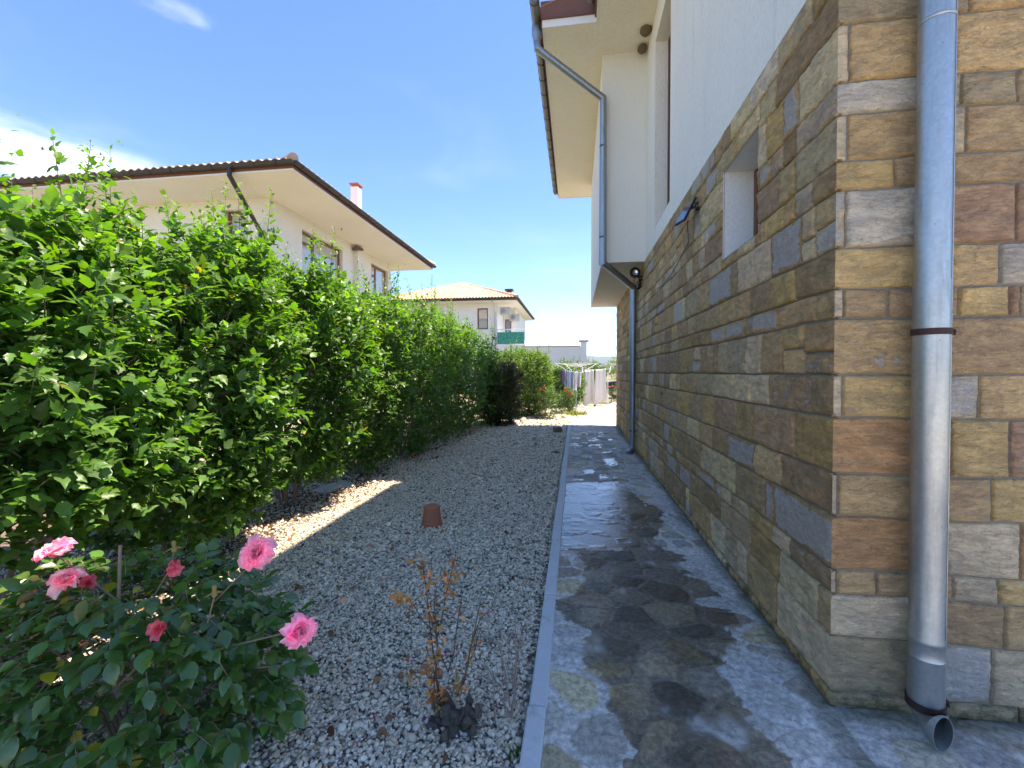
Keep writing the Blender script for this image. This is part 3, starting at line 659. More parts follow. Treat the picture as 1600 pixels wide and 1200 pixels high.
def tiled(s, E0, E1, inward, rise, width, hip0, hip1, pitch=.21, amp=.035, step=.36, sub=6):
    """corrugated clay tiles: eave E0->E1, sloping up along `inward` for `width`; hip0/hip1: does the slope narrow at that end"""
    E0, E1, n = Vector(E0), Vector(E1), Vector(inward); Lr = (E1 - E0).length; t = (E1 - E0).normalized()
    nc = int(Lr / pitch) * sub; nr = int(width / step)
    for i in range(nc):
        ua, ub = Lr * i / nc, Lr * (i + 1) / nc; um = (ua + ub) / 2
        lim = width
        if hip0: lim = min(lim, um * hip0)
        if hip1: lim = min(lim, (Lr - um) * hip1)
        ha = amp * abs(math.sin(math.pi * ua / pitch)) ; hb = amp * abs(math.sin(math.pi * ub / pitch)); g = random.Random(int(um / pitch) * 7919)
        vs = []; k = 0; d = 0; s.cc = (1, 1, 1, 1)
        rows_ = int(lim / step) + 1
        for j in range(rows_):
            d0, d1 = j * step, min((j + 1) * step, lim)
            if d1 - d0 < .02: continue
            q = .78 + .44 * random.Random(int(um / pitch) * 131 + j * 17).random(); s.cc = (q, q * (.96 + .08 * ((j * 7 + int(um / pitch) * 3) % 5) / 5), q, 1); z0_, z1_ = d0 * rise + .022, d1 * rise
            s.add([E0 + t * ua + n * d0 + Vector((0, 0, z0_ + ha)), E0 + t * ub + n * d0 + Vector((0, 0, z0_ + hb)), E0 + t * ub + n * d1 + Vector((0, 0, z1_ + hb)), E0 + t * ua + n * d1 + Vector((0, 0, z1_ + ha)),
                   E0 + t * ua + n * d0 + Vector((0, 0, z0_ + ha - .03)), E0 + t * ub + n * d0 + Vector((0, 0, z0_ + hb - .03))], [(0, 1, 2, 3), (4, 5, 1, 0)])
    s.cc = (1, 1, 1, 1)
def ridge(s, a, b_, r=.10):
    a, b_ = Vector(a), Vector(b_); L_ = (b_ - a).length; n = max(1, int(L_ / .4))
    for i in range(n):
        q = .8 + .35 * random.random(); s.cc = (q, q, q, 1); p0 = a.lerp(b_, i / n); p1 = a.lerp(b_, (i + 1.12) / n if i < n - 1 else 1); s.tube([p0, p1], [r * 1.08, r * .92], 10)
    s.cc = (1, 1, 1, 1)
zr = ZE + .22; s = MB(); rs = .42
tiled(s, (EW - .07, YE + .07, zr), (EW - .07, YS - .05, zr), (1, 0, 0), rs, 4.3, 1, 0); tiled(s, (EN - .07, YS, zr), (EN - .07, YB - .07, zr), (1, 0, 0), rs, 3.9, 0, 1)
tiled(s, (7.9, YE + .07, zr), (EW - .07, YE + .07, zr), (0, -1, 0), rs, 4.2, 1, 1); tiled(s, (EN - .07, YB - .07, zr), (7.9, YB - .07, zr), (0, 1, 0), rs, 3.9, 1, 1)
tiled(s, (7.9, YB - .07, zr), (7.9, YE + .07, zr), (-1, 0, 0), rs, 4.1, 1, 1)
ridge(s, (EW - .1, YE + .1, zr + .03), (3.7, YE - 4.1, zr + 1.8)); ridge(s, (EN - .1, YB - .1, zr + .03), (4.0, YB + 3.8, zr + 1.7)); ridge(s, (3.8, YE - 4.1, zr + 1.82), (3.95, YB + 3.8, zr + 1.7))
s.build('roof', M['tile'], house, smooth=False, col=True)
def gutter(s, pts, r=.065, lip=.006):
    """half-round open gutter along pts with small rolled lip and rings"""
    pts = [Vector(p) for p in pts]
    for a, b_ in zip(pts[:-1], pts[1:]):
        t = (b_ - a).normalized(); u = t.cross(Vector((0, 0, 1))).normalized(); n = 10; L_ = (b_ - a).length
        V = []
        for p in (a, b_):
            for rr in (r, r - .004):
                for j in range(n + 1):
                    an = math.pi * j / n; V.append(p + u * math.cos(an) * rr - Vector((0, 0, math.sin(an) * rr)))
        m = n + 1; F = []
        for j in range(n): F += [(j, j + 1, j + 1 + 2 * m, j + 2 * m), (j + m, j + m + 2 * m, j + 1 + m + 2 * m, j + 1 + m)]
        s.add(V, F)
        for sg in (1, -1): s.tube([a + u * sg * r, b_ + u * sg * r], lip, 6)
        for e in (a, b_): s.add([e + u * math.cos(math.pi * j / n) * r - Vector((0, 0, math.sin(math.pi * j / n) * r)) for j in range(n + 1)], [tuple(range(n + 1))])
def gutter_rings(par, a, b_, gap, r=.068):
    a, b_ = Vector(a), Vector(b_); L_ = (b_ - a).length; t = (b_ - a) / L_; u = t.cross(Vector((0, 0, 1))).normalized(); k = gap * .5
    while k < L_:
        p = a + t * k; s = MB(); s.tube([p + u * math.cos(math.pi * j / 10) * r - Vector((0, 0, math.sin(math.pi * j / 10) * r)) for j in range(11)], .007, 6); s.build('gutter_bracket', M['black'], par, smooth=True); k += gap
M['gutter'] = simple('grey_gutter', (.20, .19, .18), .45, .5, .25, 6)
GX = EW - .105; GZ = ZE + .175
s = MB(); gutter(s, [(GX, YE, GZ), (GX, YS - .35, GZ)]); gt = s.build('gutter', M['gutter'], house, smooth=True)
gutter_rings(gt, (GX, YE, GZ), (GX, YS - .3, GZ), .42)
s = MB(); gutter(s, [(EN - .105, YS - .2, GZ), (EN - .105, YB, GZ)]); s.build('gutter', M['gutter'], house, smooth=True)
# the small downpipe from the gutter across the soffit, down the bay and on to the ground
HP = Vector((GX, 6.95, GZ - .05)); s = MB()
s.lathe(HP, [(.078, .03), (.082, 0), (.080, -.12), (.056, -.20), (.056, -.24)], 16)
pr = .052; BX = BAY[0] + .01; BYp = BAY[2] - .085; pb = [HP + Vector((0, 0, -.22)), HP + Vector((.01, .0, -.33)), Vector((BX, BYp, 5.98)), Vector((BX, BYp, 3.30)), Vector((WX - .10, 8.35, 3.06)), Vector((WX - .10, 8.42, .12))]
s.tube(pb, pr, 16); s.lathe((BX, BYp, 4.9), [(.056, -.03), (.056, .03)], 16); s.lathe((WX - .1, 8.42, 1.6), [(.056, -.02), (.056, .02)], 16)
s.tube([(WX - .10, 8.42, .14), (WX - .10, 8.41, .07), (WX - .17, 8.30, .015)], [.052, .052, .052], 16)
dpp = s.build('downpipe', M['galv2'], house, smooth=True, )
for (x, y, z) in ((BX, BYp, 5.2), (BX, BYp, 3.72), (WX - .10, 8.42, 2.45), (WX - .10, 8.42, .42)):
    s = MB(); s.lathe((x, y, z), [(.053, -.011), (.059, -.011), (.059, .011), (.053, .011)], 16); s.box(x + .05, x + .10, y - .006, y + .006, z - .01, z + .01) if z < 3 else s.box(x - .006, x + .006, y + .05, y + .09, z - .01, z + .01)
    s.build('pipe_bracket', M['black'], dpp, smooth=True)
# the large galvanised downpipe in front of the gable wall
pc = pp(1454, 585, WY - .10); DX, DY, DR = pc.x, pc.y, .0588
def tp(x, y): return pp(x, y, DY).z
s = MB(); zt, zb1, zb2, zb3 = tp(1455, 440), tp(1455, 787), tp(1455, 1000), tp(1455, 1100)
s.lathe((DX, DY, 0), [(DR - .001, 7.0), (DR - .001, zt), (DR + .0015, zt), (DR + .0015, zb1 + .01), (DR - .001, zb1), (DR - .0015, zb2 + .03), (DR + .0025, zb2 + .012), (DR + .0025, zb2 - .002), (DR, zb2 - .006), (DR, zb2 - .06), (DR + .0025, zb2 - .066), (DR + .0005, zb2 - .072), (DR, zb3)], 64)
zj = tp(1455, 35); s.lathe((DX, DY, 0), [(DR + .0005, zj + .006), (DR + .003, zj + .002), (DR + .003, zj - .004), (DR + .0005, zj - .008)], 64)
s.tube([(DX + DR * .72, DY - DR * .72, zb3), (DX + DR * .72, DY - DR * .72, 7)], .0022, 6)
big = s.build('downpipe', M['galv'], house, smooth=True); big['label'] = 'wide shiny galvanised downpipe with an open elbow at its foot'
# open shoe at the foot: mitred elbow kicking out towards the viewer, cut by an upright oval mouth
s = MB(); V = []; n = 32; mth = pp(1474, 1148, DY - .13); c1 = Vector((DX, DY, zb3))
secs = [(c1 + Vector((0, 0, .01)), (0, 0, 1), 1.03, 1.03), (c1 + Vector((.002, -.002, -.02)), (.05, .12, 1), 1.02, 1.03), (c1.lerp(mth, .5) + Vector((0, .012, 0)), (-.18, .62, .8), .90, 1.15), (mth + Vector((-.004, .03, .004)), (-.1, .95, .32), .76, 1.2), (mth, (-.08, 1, .06), .66, 1.25)]
for wallk in (0, 1):
    for (c_, t_, ku, kv) in secs:
        t = Vector(t_).normalized(); u = Vector((1, 0, 0)); u = (u - t * u.dot(t)).normalized(); v = t.cross(u)
        for j in range(n): a = 2 * math.pi * j / n; V.append(Vector(c_) + u * math.cos(a) * (DR * ku - .003 * wallk) + v * math.sin(a) * (DR * kv - .003 * wallk))
F = []
for wallk in (0, 1):
    for i in range(4):
        for j in range(n):
            o_ = wallk * 5 * n + i * n; q = (o_ + j, o_ + (j + 1) % n, o_ + n + (j + 1) % n, o_ + n + j); F.append(q if not wallk else q[::-1])
for j in range(n): F.append((4 * n + j, 4 * n + (j + 1) % n, 9 * n + (j + 1) % n, 9 * n + j))
s.add(V, F); s.build('shoe', M['galv'], big, smooth=True)
for zc, hw in ((tp(1455, 519), .013), (zb3 + .004, .014)):
    s = MB(); s.lathe((DX, DY, zc), [(DR + .0015, -hw), (DR + .006, -hw), (DR + .006, hw), (DR + .0015, hw)], 64)
    s.bbox(DX + DR * .3, DX + DR + .035, DY + .025, DY + .033, zc - hw, zc + hw, .001); s.bbox(DX + DR + .014, DX + DR + .032, DY + .0, DY + .030, zc - hw, zc + hw, .002)
    s.tube([(DX + DR + .023, DY - .012, zc), (DX + DR + .023, DY + .03, zc)], .004, 6); s.box(DX - .006, DX + .006, DY + DR, WY - .004, zc - .008, zc + .008)
    s.build('pipe_bracket', M['rust'], big, smooth=True)

# lamp, solar panel, cable and nests on this house
A = pp(1090, 330, 0) if False else None
lx, ly, lz = WX - .02, 4.37, 3.03
sp = empty('solar_panel', (lx, ly, lz), 'small black framed solar panel on an arm beside the little window', 'solar panel')
s = MB(); s.lathe((lx - .004, ly - .02, lz + .02), [(0, -.022), (.036, -.020), (.040, -.006), (.040, .012), (0, .012)], 20, 'x'); s.build('wall_mount', M['black'], sp, smooth=True)
s = MB(); s.tube([(lx - .01, ly - .02, lz + .02), (lx - .055, ly - .01, lz + .01), (lx - .085, ly + .01, lz)], .013, 10); s.build('arm', M['black'], sp, smooth=True)
cpt = Vector((lx - .10, ly + .02, lz - .01)); nrm = Vector((-.84, -.27, .47)).normalized(); ax = Vector((0, 0, 1)).cross(nrm).normalized(); ay = nrm.cross(ax)
def plate(s, c_, hw, hh, t0, t1):
    V = [c_ + ax * a + ay * b_ + nrm * t for t in (t0, t1) for (a, b_) in ((-hw, -hh), (hw, -hh), (hw, hh), (-hw, hh))]
    s.add(V, [(0, 3, 2, 1), (4, 5, 6, 7), (0, 1, 5, 4), (1, 2, 6, 5), (2, 3, 7, 6), (3, 0, 4, 7)])
s = MB(); plate(s, cpt, .085, .125, -.012, .006); s.build('panel_frame', M['black'], sp, bevel=.003)
s = MB(); plate(s, cpt, .073, .112, .0065, .0085); s.build('solar_cells', M['solar'], sp)
fl = Vector((WX - .02, 7.80, 3.13))
lamp = empty('security_lamp', fl, 'black security floodlight with sensor under the overhanging bay', 'wall lamp')
s = MB(); s.lathe(fl + Vector((.0, 0, -.02)), [(0, -.06), (.045, -.055), (.05, 0), (0, 0)], 18, 'x'); s.tube([fl + Vector((-.03, 0, -.02)), fl + Vector((-.10, -.02, .02))], .022, 10); s.build('bracket', M['black'], lamp, smooth=True)
s = MB(); hd = fl + Vector((-.13, -.05, .06)); s.lathe(hd, [(0, .085), (.055, .08), (.082, .045), (.09, -.045), (.078, -.05), (.066, -.03), (0, -.02)], 24, 'y'); s.build('lamp_head', M['black'], lamp, smooth=True)
s = MB(); s.lathe(hd, [(.0, -.024), (.012, -.024), (.026, -.034), (.04, -.036)], 24, 'y'); s.build('reflector', M['chrome'], lamp, smooth=True)
s = MB(); s.lathe(fl + Vector((-.06, -.03, -.12)), [(0, -.045), (.03, -.035), (.042, 0), (.035, .035), (0, .04)], 16); s.tube([fl + Vector((-.04, 0, -.05)), fl + Vector((-.05, -.02, -.09))], .014, 8); s.tube([fl + Vector((-.02, -.02, -.16)), fl + Vector((-.09, -.05, -.22))], .02, 8); s.build('motion_sensor', M['black'], lamp, smooth=True)
s = MB(); P_ = [cpt + Vector((.02, 0, -.09))]
for k in range(1, 14):
    t = k / 14; P_.append(Vector((WX - .028, 4.42 + t * 3.3, 2.86 - .28 * math.sin(math.pi * t) + t * .12)))
P_.append(fl + Vector((-.03, -.02, -.12))); s.tube(P_, .004, 5)
tag(s.build('cable', M['black'], smooth=True), 'thin black cable sagging along the stone wall from solar panel to floodlight', 'cable')
def nest(c_, r, seed, label):
    me = MB(); V = []; n, m = 22, 12
    for i in range(m + 1):
        for j in range(n):
            th = math.pi * i / m; ph = 2 * math.pi * j / n; V.append((math.sin(th) * math.cos(ph), math.sin(th) * math.sin(ph), math.cos(th)))
    V = np.array(V); d = 1 + .28 * fbm(V * 2.2 + seed, 4, seed); V = V * d[:, None] * np.array((r, r * 1.1, r * .8)) + np.array(c_)
    F = [(i * n + j, i * n + (j + 1) % n, (i + 1) * n + (j + 1) % n, (i + 1) * n + j) for i in range(m) for j in range(n)]
    o = me.add(V, F).build('bird_nest', M['nest'], smooth=True); tag(o, label, 'bird nest', 'mud nests under the eaves')
nest((WX - .09, 7.05, ZE - .02), .085, 3, 'larger mud nest in the corner of soffit and white wall')
nest((WX - .10, 7.40, ZE - .05), .075, 8, 'round mud nest against the top of the projecting bay')
nest((.52, 13.0, ZE - .02), .05, 5, 'small mud nest at the far end of the soffit')

# ------------------------------------------------------------------ white house on the left
def roof_house(H, x0, x1, y0, y1, ze, wd, rise, gutter_mat='dark_metal', sof='cream'):
    s = MB(); s.quad((x0, y0, ze), (x1, y0, ze), (x1, y1, ze), (x0, y1, ze)); s.build('soffit', M[sof], H)
    s = MB(); t = .02
    s.box(x0, x1, y0 - t, y0, ze - .01, ze + .03); s.box(x1, x1 + t, y0 - t, y1 + t, ze - .01, ze + .03); s.box(x0, x1, y1, y1 + t, ze - .01, ze + .03); s.build('soffit_edge', M['white_paint'], H)
    s = MB(); s.box(x0, x1, y0 - .045, y0 - .005, ze + .03, ze + .16); s.box(x1 + .005, x1 + .045, y0 - .045, y1 + .045, ze + .03, ze + .16); s.box(x0, x1, y1 + .005, y1 + .045, ze + .03, ze + .16); s.build('fascia', M['brown_wood'], H)
    z = ze + .2; s = MB(); e = .09; tiled(s, (x0 - e, y0 - e, z), (x1 + e, y0 - e, z), (0, 1, 0), rise, wd, 1, 1, .24, .075, .40, 6); tiled(s, (x1 + e, y0 - e, z), (x1 + e, y1 + e, z), (-1, 0, 0), rise, wd, 1, 1, .24, .075, .40, 6)
    tiled(s, (x1 + e, y1 + e, z), (x0 - e, y1 + e, z), (0, -1, 0), rise, wd, 1, 1, .24, .05, .40, 3)
    tiled(s, (x0 - e, y1 + e, z), (x0 - e, y0 - e, z), (1, 0, 0), rise, wd, 1, 1, .24, .05, .40, 3)
    ridge(s, (x1 + e, y0 - e, z + .06), (x1 - wd, y0 + wd, z + wd * rise), .12); ridge(s, (x1 + e, y1 + e, z + .06), (x1 - wd, y1 - wd, z + wd * rise), .12); ridge(s, (x0 - e, y0 - e, z + .06), (x0 + wd, y0 + wd, z + wd * rise), .12)
    if (y1 - y0) > (x1 - x0): ridge(s, (x1 - wd, y0 + wd, z + wd * rise), (x1 - wd, y1 - wd, z + wd * rise), .12)
    else: ridge(s, (x0 + wd, y0 + wd, z + wd * rise), (x1 - wd, y0 + wd, z + wd * rise), .12)
    rf = s.build('roof', M['tile'], H, col=True)
    s = MB(); gz = ze + .17; gutter(s, [(x0, y0 - .13, gz), (x1 + .12, y0 - .13, gz)], .085); gutter(s, [(x1 + .13, y0 - .13, gz), (x1 + .13, y1 + .1, gz)], .085); g = s.build('gutter', M[gutter_mat], H, smooth=True)
    gutter_rings(g, (x1 + .13, y0 - .13, gz), (x1 + .13, y1 + .1, gz), .62, .09); gutter_rings(g, (x0, y0 - .13, gz), (x1 + .13, y0 - .13, gz), .62, .09)
    return rf
LH = empty('white_house', (-14, 16, 0), 'large white rendered house behind the hedge with dark gutter and chimney', 'house')
ZL = 6.8
s = MB(); W2 = [(13.92, 16.55, 4.55, 6.38), (19.05, 20.85, 4.55, 6.50)]
wallsheet(s, 'x', -9.2, 12.3, 21.2, -.1, ZL, W2, -.16); wallsheet(s, 'y', 12.3, -20, -9.2, -.1, ZL, [(-10.70, -9.92, 4.6, 6.5)], .16)
s.quad((-20, 21.2, -.1), (-9.2, 21.2, -.1), (-9.2, 21.2, ZL), (-20, 21.2, ZL)); s.quad((-20, 12.3, -.1), (-20, 21.2, -.1), (-20, 21.2, ZL), (-20, 12.3, ZL)); s.build('wall', M['cream'], LH)
s = MB(); s.box(-9.2, -9.02, 17.45, 17.95, -.1, ZL - .002); s.build('pilaster', M['cream'], LH)
window(LH, 'x', -9.33, 13.92, 16.55, 4.55, 6.38, 1, mull=(14.75,), trans=((13.98, 14.72, 5.98),), fr=.10, gl='glass_light')
window(LH, 'x', -9.33, 19.05, 20.85, 4.55, 6.50, 1, mull=(19.75,), trans=((19.1, 19.72, 6.0),), fr=.10, gl='glass_light')
window(LH, 'y', 12.43, -10.70, -9.92, 4.6, 6.5, -1, fr=.10, gl='glass_light')
rf = roof_house(LH, -21, -7.33, 10.7, 22.0, ZL, 5.7, .40)
s = MB(); s.box(-9.0, -8.70, 16.85, 17.2, 7.2, 9.0); s.build('chimney', M['white_paint'], rf)
s = MB(); s.bbox(-9.05, -8.65, 16.80, 17.25, 9.08, 9.14, .01); s.box(-8.97, -8.73, 16.88, 17.17, 9.0, 9.08); s.build('chimney_cap', simple('brick_cap', (.34, .13, .09), .85), rf)
s = MB(); s.tube([(-9.05, 10.57, ZL + .10), (-9.05, 10.57, ZL - .10), (-9.42, 12.20, 5.75), (-9.42, 12.22, .0)], .055, 12); s.build('downpipe', M['dark_metal'], LH, smooth=True)
s = MB(); s.tube([(-9.15, 17.35, 6.62), (-9.0, 17.3, 6.66), (-8.95, 17.7, 6.70)], [.07, .10, .06], 10)
tag(s.build('bird_nest', M['nest'], smooth=True), 'dark mud nest on the pilaster top of the white house', 'bird nest', 'mud nests under the eaves')
# ------------------------------------------------------------------ far house with balcony
FH = empty('balcony_house', (-8, 36, 0), 'distant house with orange tiled hip roof and a green screened balcony', 'house')
ZF = 6.8
s = MB(); wallsheet(s, 'y', 33.2, -14, -5.9, -.1, ZF, [(-7.45, -6.62, 4.8, 6.42)], .12); s.quad((-5.9, 33.2, -.1), (-5.9, 36.2, -.1), (-5.9, 36.2, ZF), (-5.9, 33.2, ZF)); wallsheet(s, 'y', 36.2, -5.9, -4.95, -.1, ZF, [(-5.78, -5.25, 3.75, 5.9)], .12)
s.quad((-4.95, 36.2, -.1), (-4.95, 44, -.1), (-4.95, 44, ZF), (-4.95, 36.2, ZF)); s.quad((-14, 44, -.1), (-4.95, 44, -.1), (-4.95, 44, ZF), (-14, 44, ZF)); s.quad((-14, 33.2, -.1), (-14, 44, -.1), (-14, 44, ZF), (-14, 33.2, ZF)); s.build('wall', M['far_white'], FH)
window(FH, 'y', 33.3, -7.45, -6.62, 4.8, 6.42, -1, fr=.09, gl='glass_light'); window(FH, 'y', 36.3, -5.78, -5.25, 3.75, 5.9, -1, fr=.08, gl='glass')
rf = roof_house(FH, -15, -4.3, 32.2, 45.0, ZF, 5.3, .42, 'dark_metal', 'far_white')
s = MB(); s.box(-5.9, -5.4, 37.5, 38, 6.9, 8.35); s.build('chimney', M['white_paint'], rf); s = MB(); s.bbox(-6.0, -5.3, 37.4, 38.1, 8.5, 8.65, .01); s.box(-5.85, -5.45, 37.55, 37.95, 8.35, 8.5); s.build('chimney_cap', M['dark_metal'], rf)
s = MB(); s.box(-5.9, -3.7, 32.7, 36.2, 3.42, 3.60); s.box(-3.85, -3.7, 32.7, 36.2, -.1, 3.42); s.box(-5.9, -3.7, 32.7, 32.85, -.1, 3.42); bal = s.build('balcony', M['far_white'], FH)
s = MB(); s.tube([(-5.82, 32.72, 4.72), (-3.72, 32.72, 4.72), (-3.72, 36.1, 4.72)], .03, 6)
for i in range(9): x = -5.8 + i * .26; s.tube([(x, 32.72, 3.6), (x, 32.72, 4.72)], .014, 5)
for i in range(10): y = 33 + i * .33; s.tube([(-3.72, y, 3.6), (-3.72, y, 4.72)], .014, 5)
s.build('railing', M['dryer'], bal)
s = MB(); n = 40
m, b, p = mat('green_mesh', .8); b.l.new(b.mix(b.ramp(b.noise(9, 4, .7, opos(b)), .4, .6), (.02, .20, .14), (.05, .38, .27)), p.inputs['Base Color']); M['green'] = m
V = []; F = []
for i in range(n + 1):
    x = -5.8 + 2.05 * i / n; y = 32.66 + .02 * math.sin(i * 1.9); V += [(x, y, 3.62), (x, y + .012, 4.52 + .03 * math.sin(i * 2.7))]
    if i: F.append((2 * i - 2, 2 * i, 2 * i + 1, 2 * i - 1))
s.add(V, F).build('privacy_screen', M['green'], bal)
s = MB(); s.tube([(-6.05, 32.05, 6.85), (-6.05, 32.1, 6.75), (-6.05, 33.1, 6.1), (-6.05, 33.12, 0)], .05, 8); s.build('downpipe', M['ac_white'], FH)
def ac(x, y, z, label):
    r = empty('air_conditioner', (x, y, z), label, 'air conditioner', 'air conditioners over the balcony')
    MB().bbox(x - .40, x + .40, y - .28, y, z, z + .56, .02).build('casing', M['ac_white'], r)
    s = MB(); s.lathe((x - .1, y - .285, z + .28), [(.19, .0), (.18, -.01), (.03, -.015), (0, -.015)], 20, 'y'); s.build('fan_grille', M['galv2'], r)
    MB().box(x - .3, x - .27, y - .25, y + .05, z - .04, z).build('bracket', M['black'], r); MB().box(x + .27, x + .3, y - .25, y + .05, z - .04, z).build('bracket', M['black'], r)
ac(-5.35, 33.7, 5.95, 'air conditioner unit nearer the white wall corner, left above the green balcony'); ac(-4.95, 36.1, 5.72, 'air conditioner unit deeper in, right above the green balcony')
# low garden building wall with a capped pier
GW = empty('garden_wall', (-.5, 28, 0), 'plain white boundary wall with a capped end pier behind the hedge', 'wall')
MB().box(-3.4, .35, 28, 28.25, -.1, 3.12).build('wall', M['far_white'], GW)
s = MB(); s.box(-3.4, .30, 27.96, 28.29, 3.12, 3.18); s.bbox(.22, .82, 27.85, 28.4, 3.42, 3.52, .01); s.build('coping', simple('red_coping', (.42, .30, .26), .8), GW)
MB().box(.33, .70, 27.95, 28.3, -.1, 3.42).build('pier', M['far_white'], GW)
# ------------------------------------------------------------------ plants
def norm(a): return a / np.maximum(np.linalg.norm(a, axis=1, keepdims=True), 1e-9)
LOBED = (np.array([(0, 0, 0), (0, .30, -.015), (0, .62, -.01), (0, 1, -.10), (-.17, .10, .04), (-.34, .36, .03), (-.20, .46, .04), (-.22, .62, .02), (-.10, .80, 0),
                   (.17, .10, .04), (.34, .36, .03), (.20, .46, .04), (.22, .62, .02), (.10, .80, 0)]),
         [(0, 1, 5, 4), (1, 6, 5), (1, 2, 7, 6), (2, 8, 7), (2, 3, 8), (1, 0, 9, 10), (10, 11, 1), (2, 1, 11, 12), (12, 13, 2), (13, 3, 2)])
OVAL = (np.array([(0, 0, 0), (0, .33, -.03), (0, .68, -.04), (0, 1, -.14), (-.20, .12, .03), (-.33, .38, .05), (-.30, .62, .035), (-.15, .85, -.02),
                  (.20, .12, .03), (.33, .38, .05), (.30, .62, .035), (.15, .85, -.02)]),
        [(0, 1, 5, 4), (1, 2, 6, 5), (2, 7, 6), (2, 3, 7), (1, 0, 8, 9), (2, 1, 9, 10), (11, 2, 10), (3, 2, 11)])
SMALL = (np.array([(0, 0, 0), (-.26, .42, .04), (0, .5, -.03), (.26, .42, .04), (0, 1, -.05)]), [(0, 2, 1), (0, 3, 2), (1, 2, 4), (2, 3, 4)])
def leaves(name, tmpl, P, D, Nn, Sz, col, m, parent, bend=0.):
    tv, tf = tmpl; D = norm(D); X = norm(np.cross(D, Nn)); Z = np.cross(X, D)
    r = np.random.default_rng(len(P)); B = r.uniform(.0, 1., (len(P), 1)) * .5 + bend
    ty = tv[:, 1]; zz = tv[None, :, 2] * r.uniform(.6, 1.8, (len(P), 1)) - (ty ** 2)[None, :] * B * .35; wx = r.uniform(.85, 1.15, (len(P), 1)); tw = r.normal(0, .18, (len(P), 1)) * ty[None, :]
    xx = tv[None, :, 0] * wx; zz = zz + xx * tw
    V = P[:, None] + Sz[:, None, None] * (xx[..., None] * X[:, None] + ty[None, :, None] * D[:, None] + zz[..., None] * Z[:, None])
    k = len(tv); cnt = np.array([len(f) for f in tf]); fl_ = np.concatenate([np.array(f) for f in tf])
    L = (fl_[None, :] + k * np.arange(len(P))[:, None]).ravel(); C_ = np.tile(cnt, len(P))
    return np_mesh(name, V.reshape(-1, 3), L, C_, m, parent, col=np.repeat(np.c_[col, np.ones(len(col))], k, 0))
def leafcols(r, n, base, young, yf):
    t = np.clip(yf, 0, 1)[:, None]; c_ = np.array(base) * (1 - t) + np.array(young) * t
    c_[r.random(n) < .006] = (.30, .24, .05)
    return c_ * np.exp(r.normal(0, .21, (n, 1))) * (1 + r.normal(0, .05, (n, 3)))
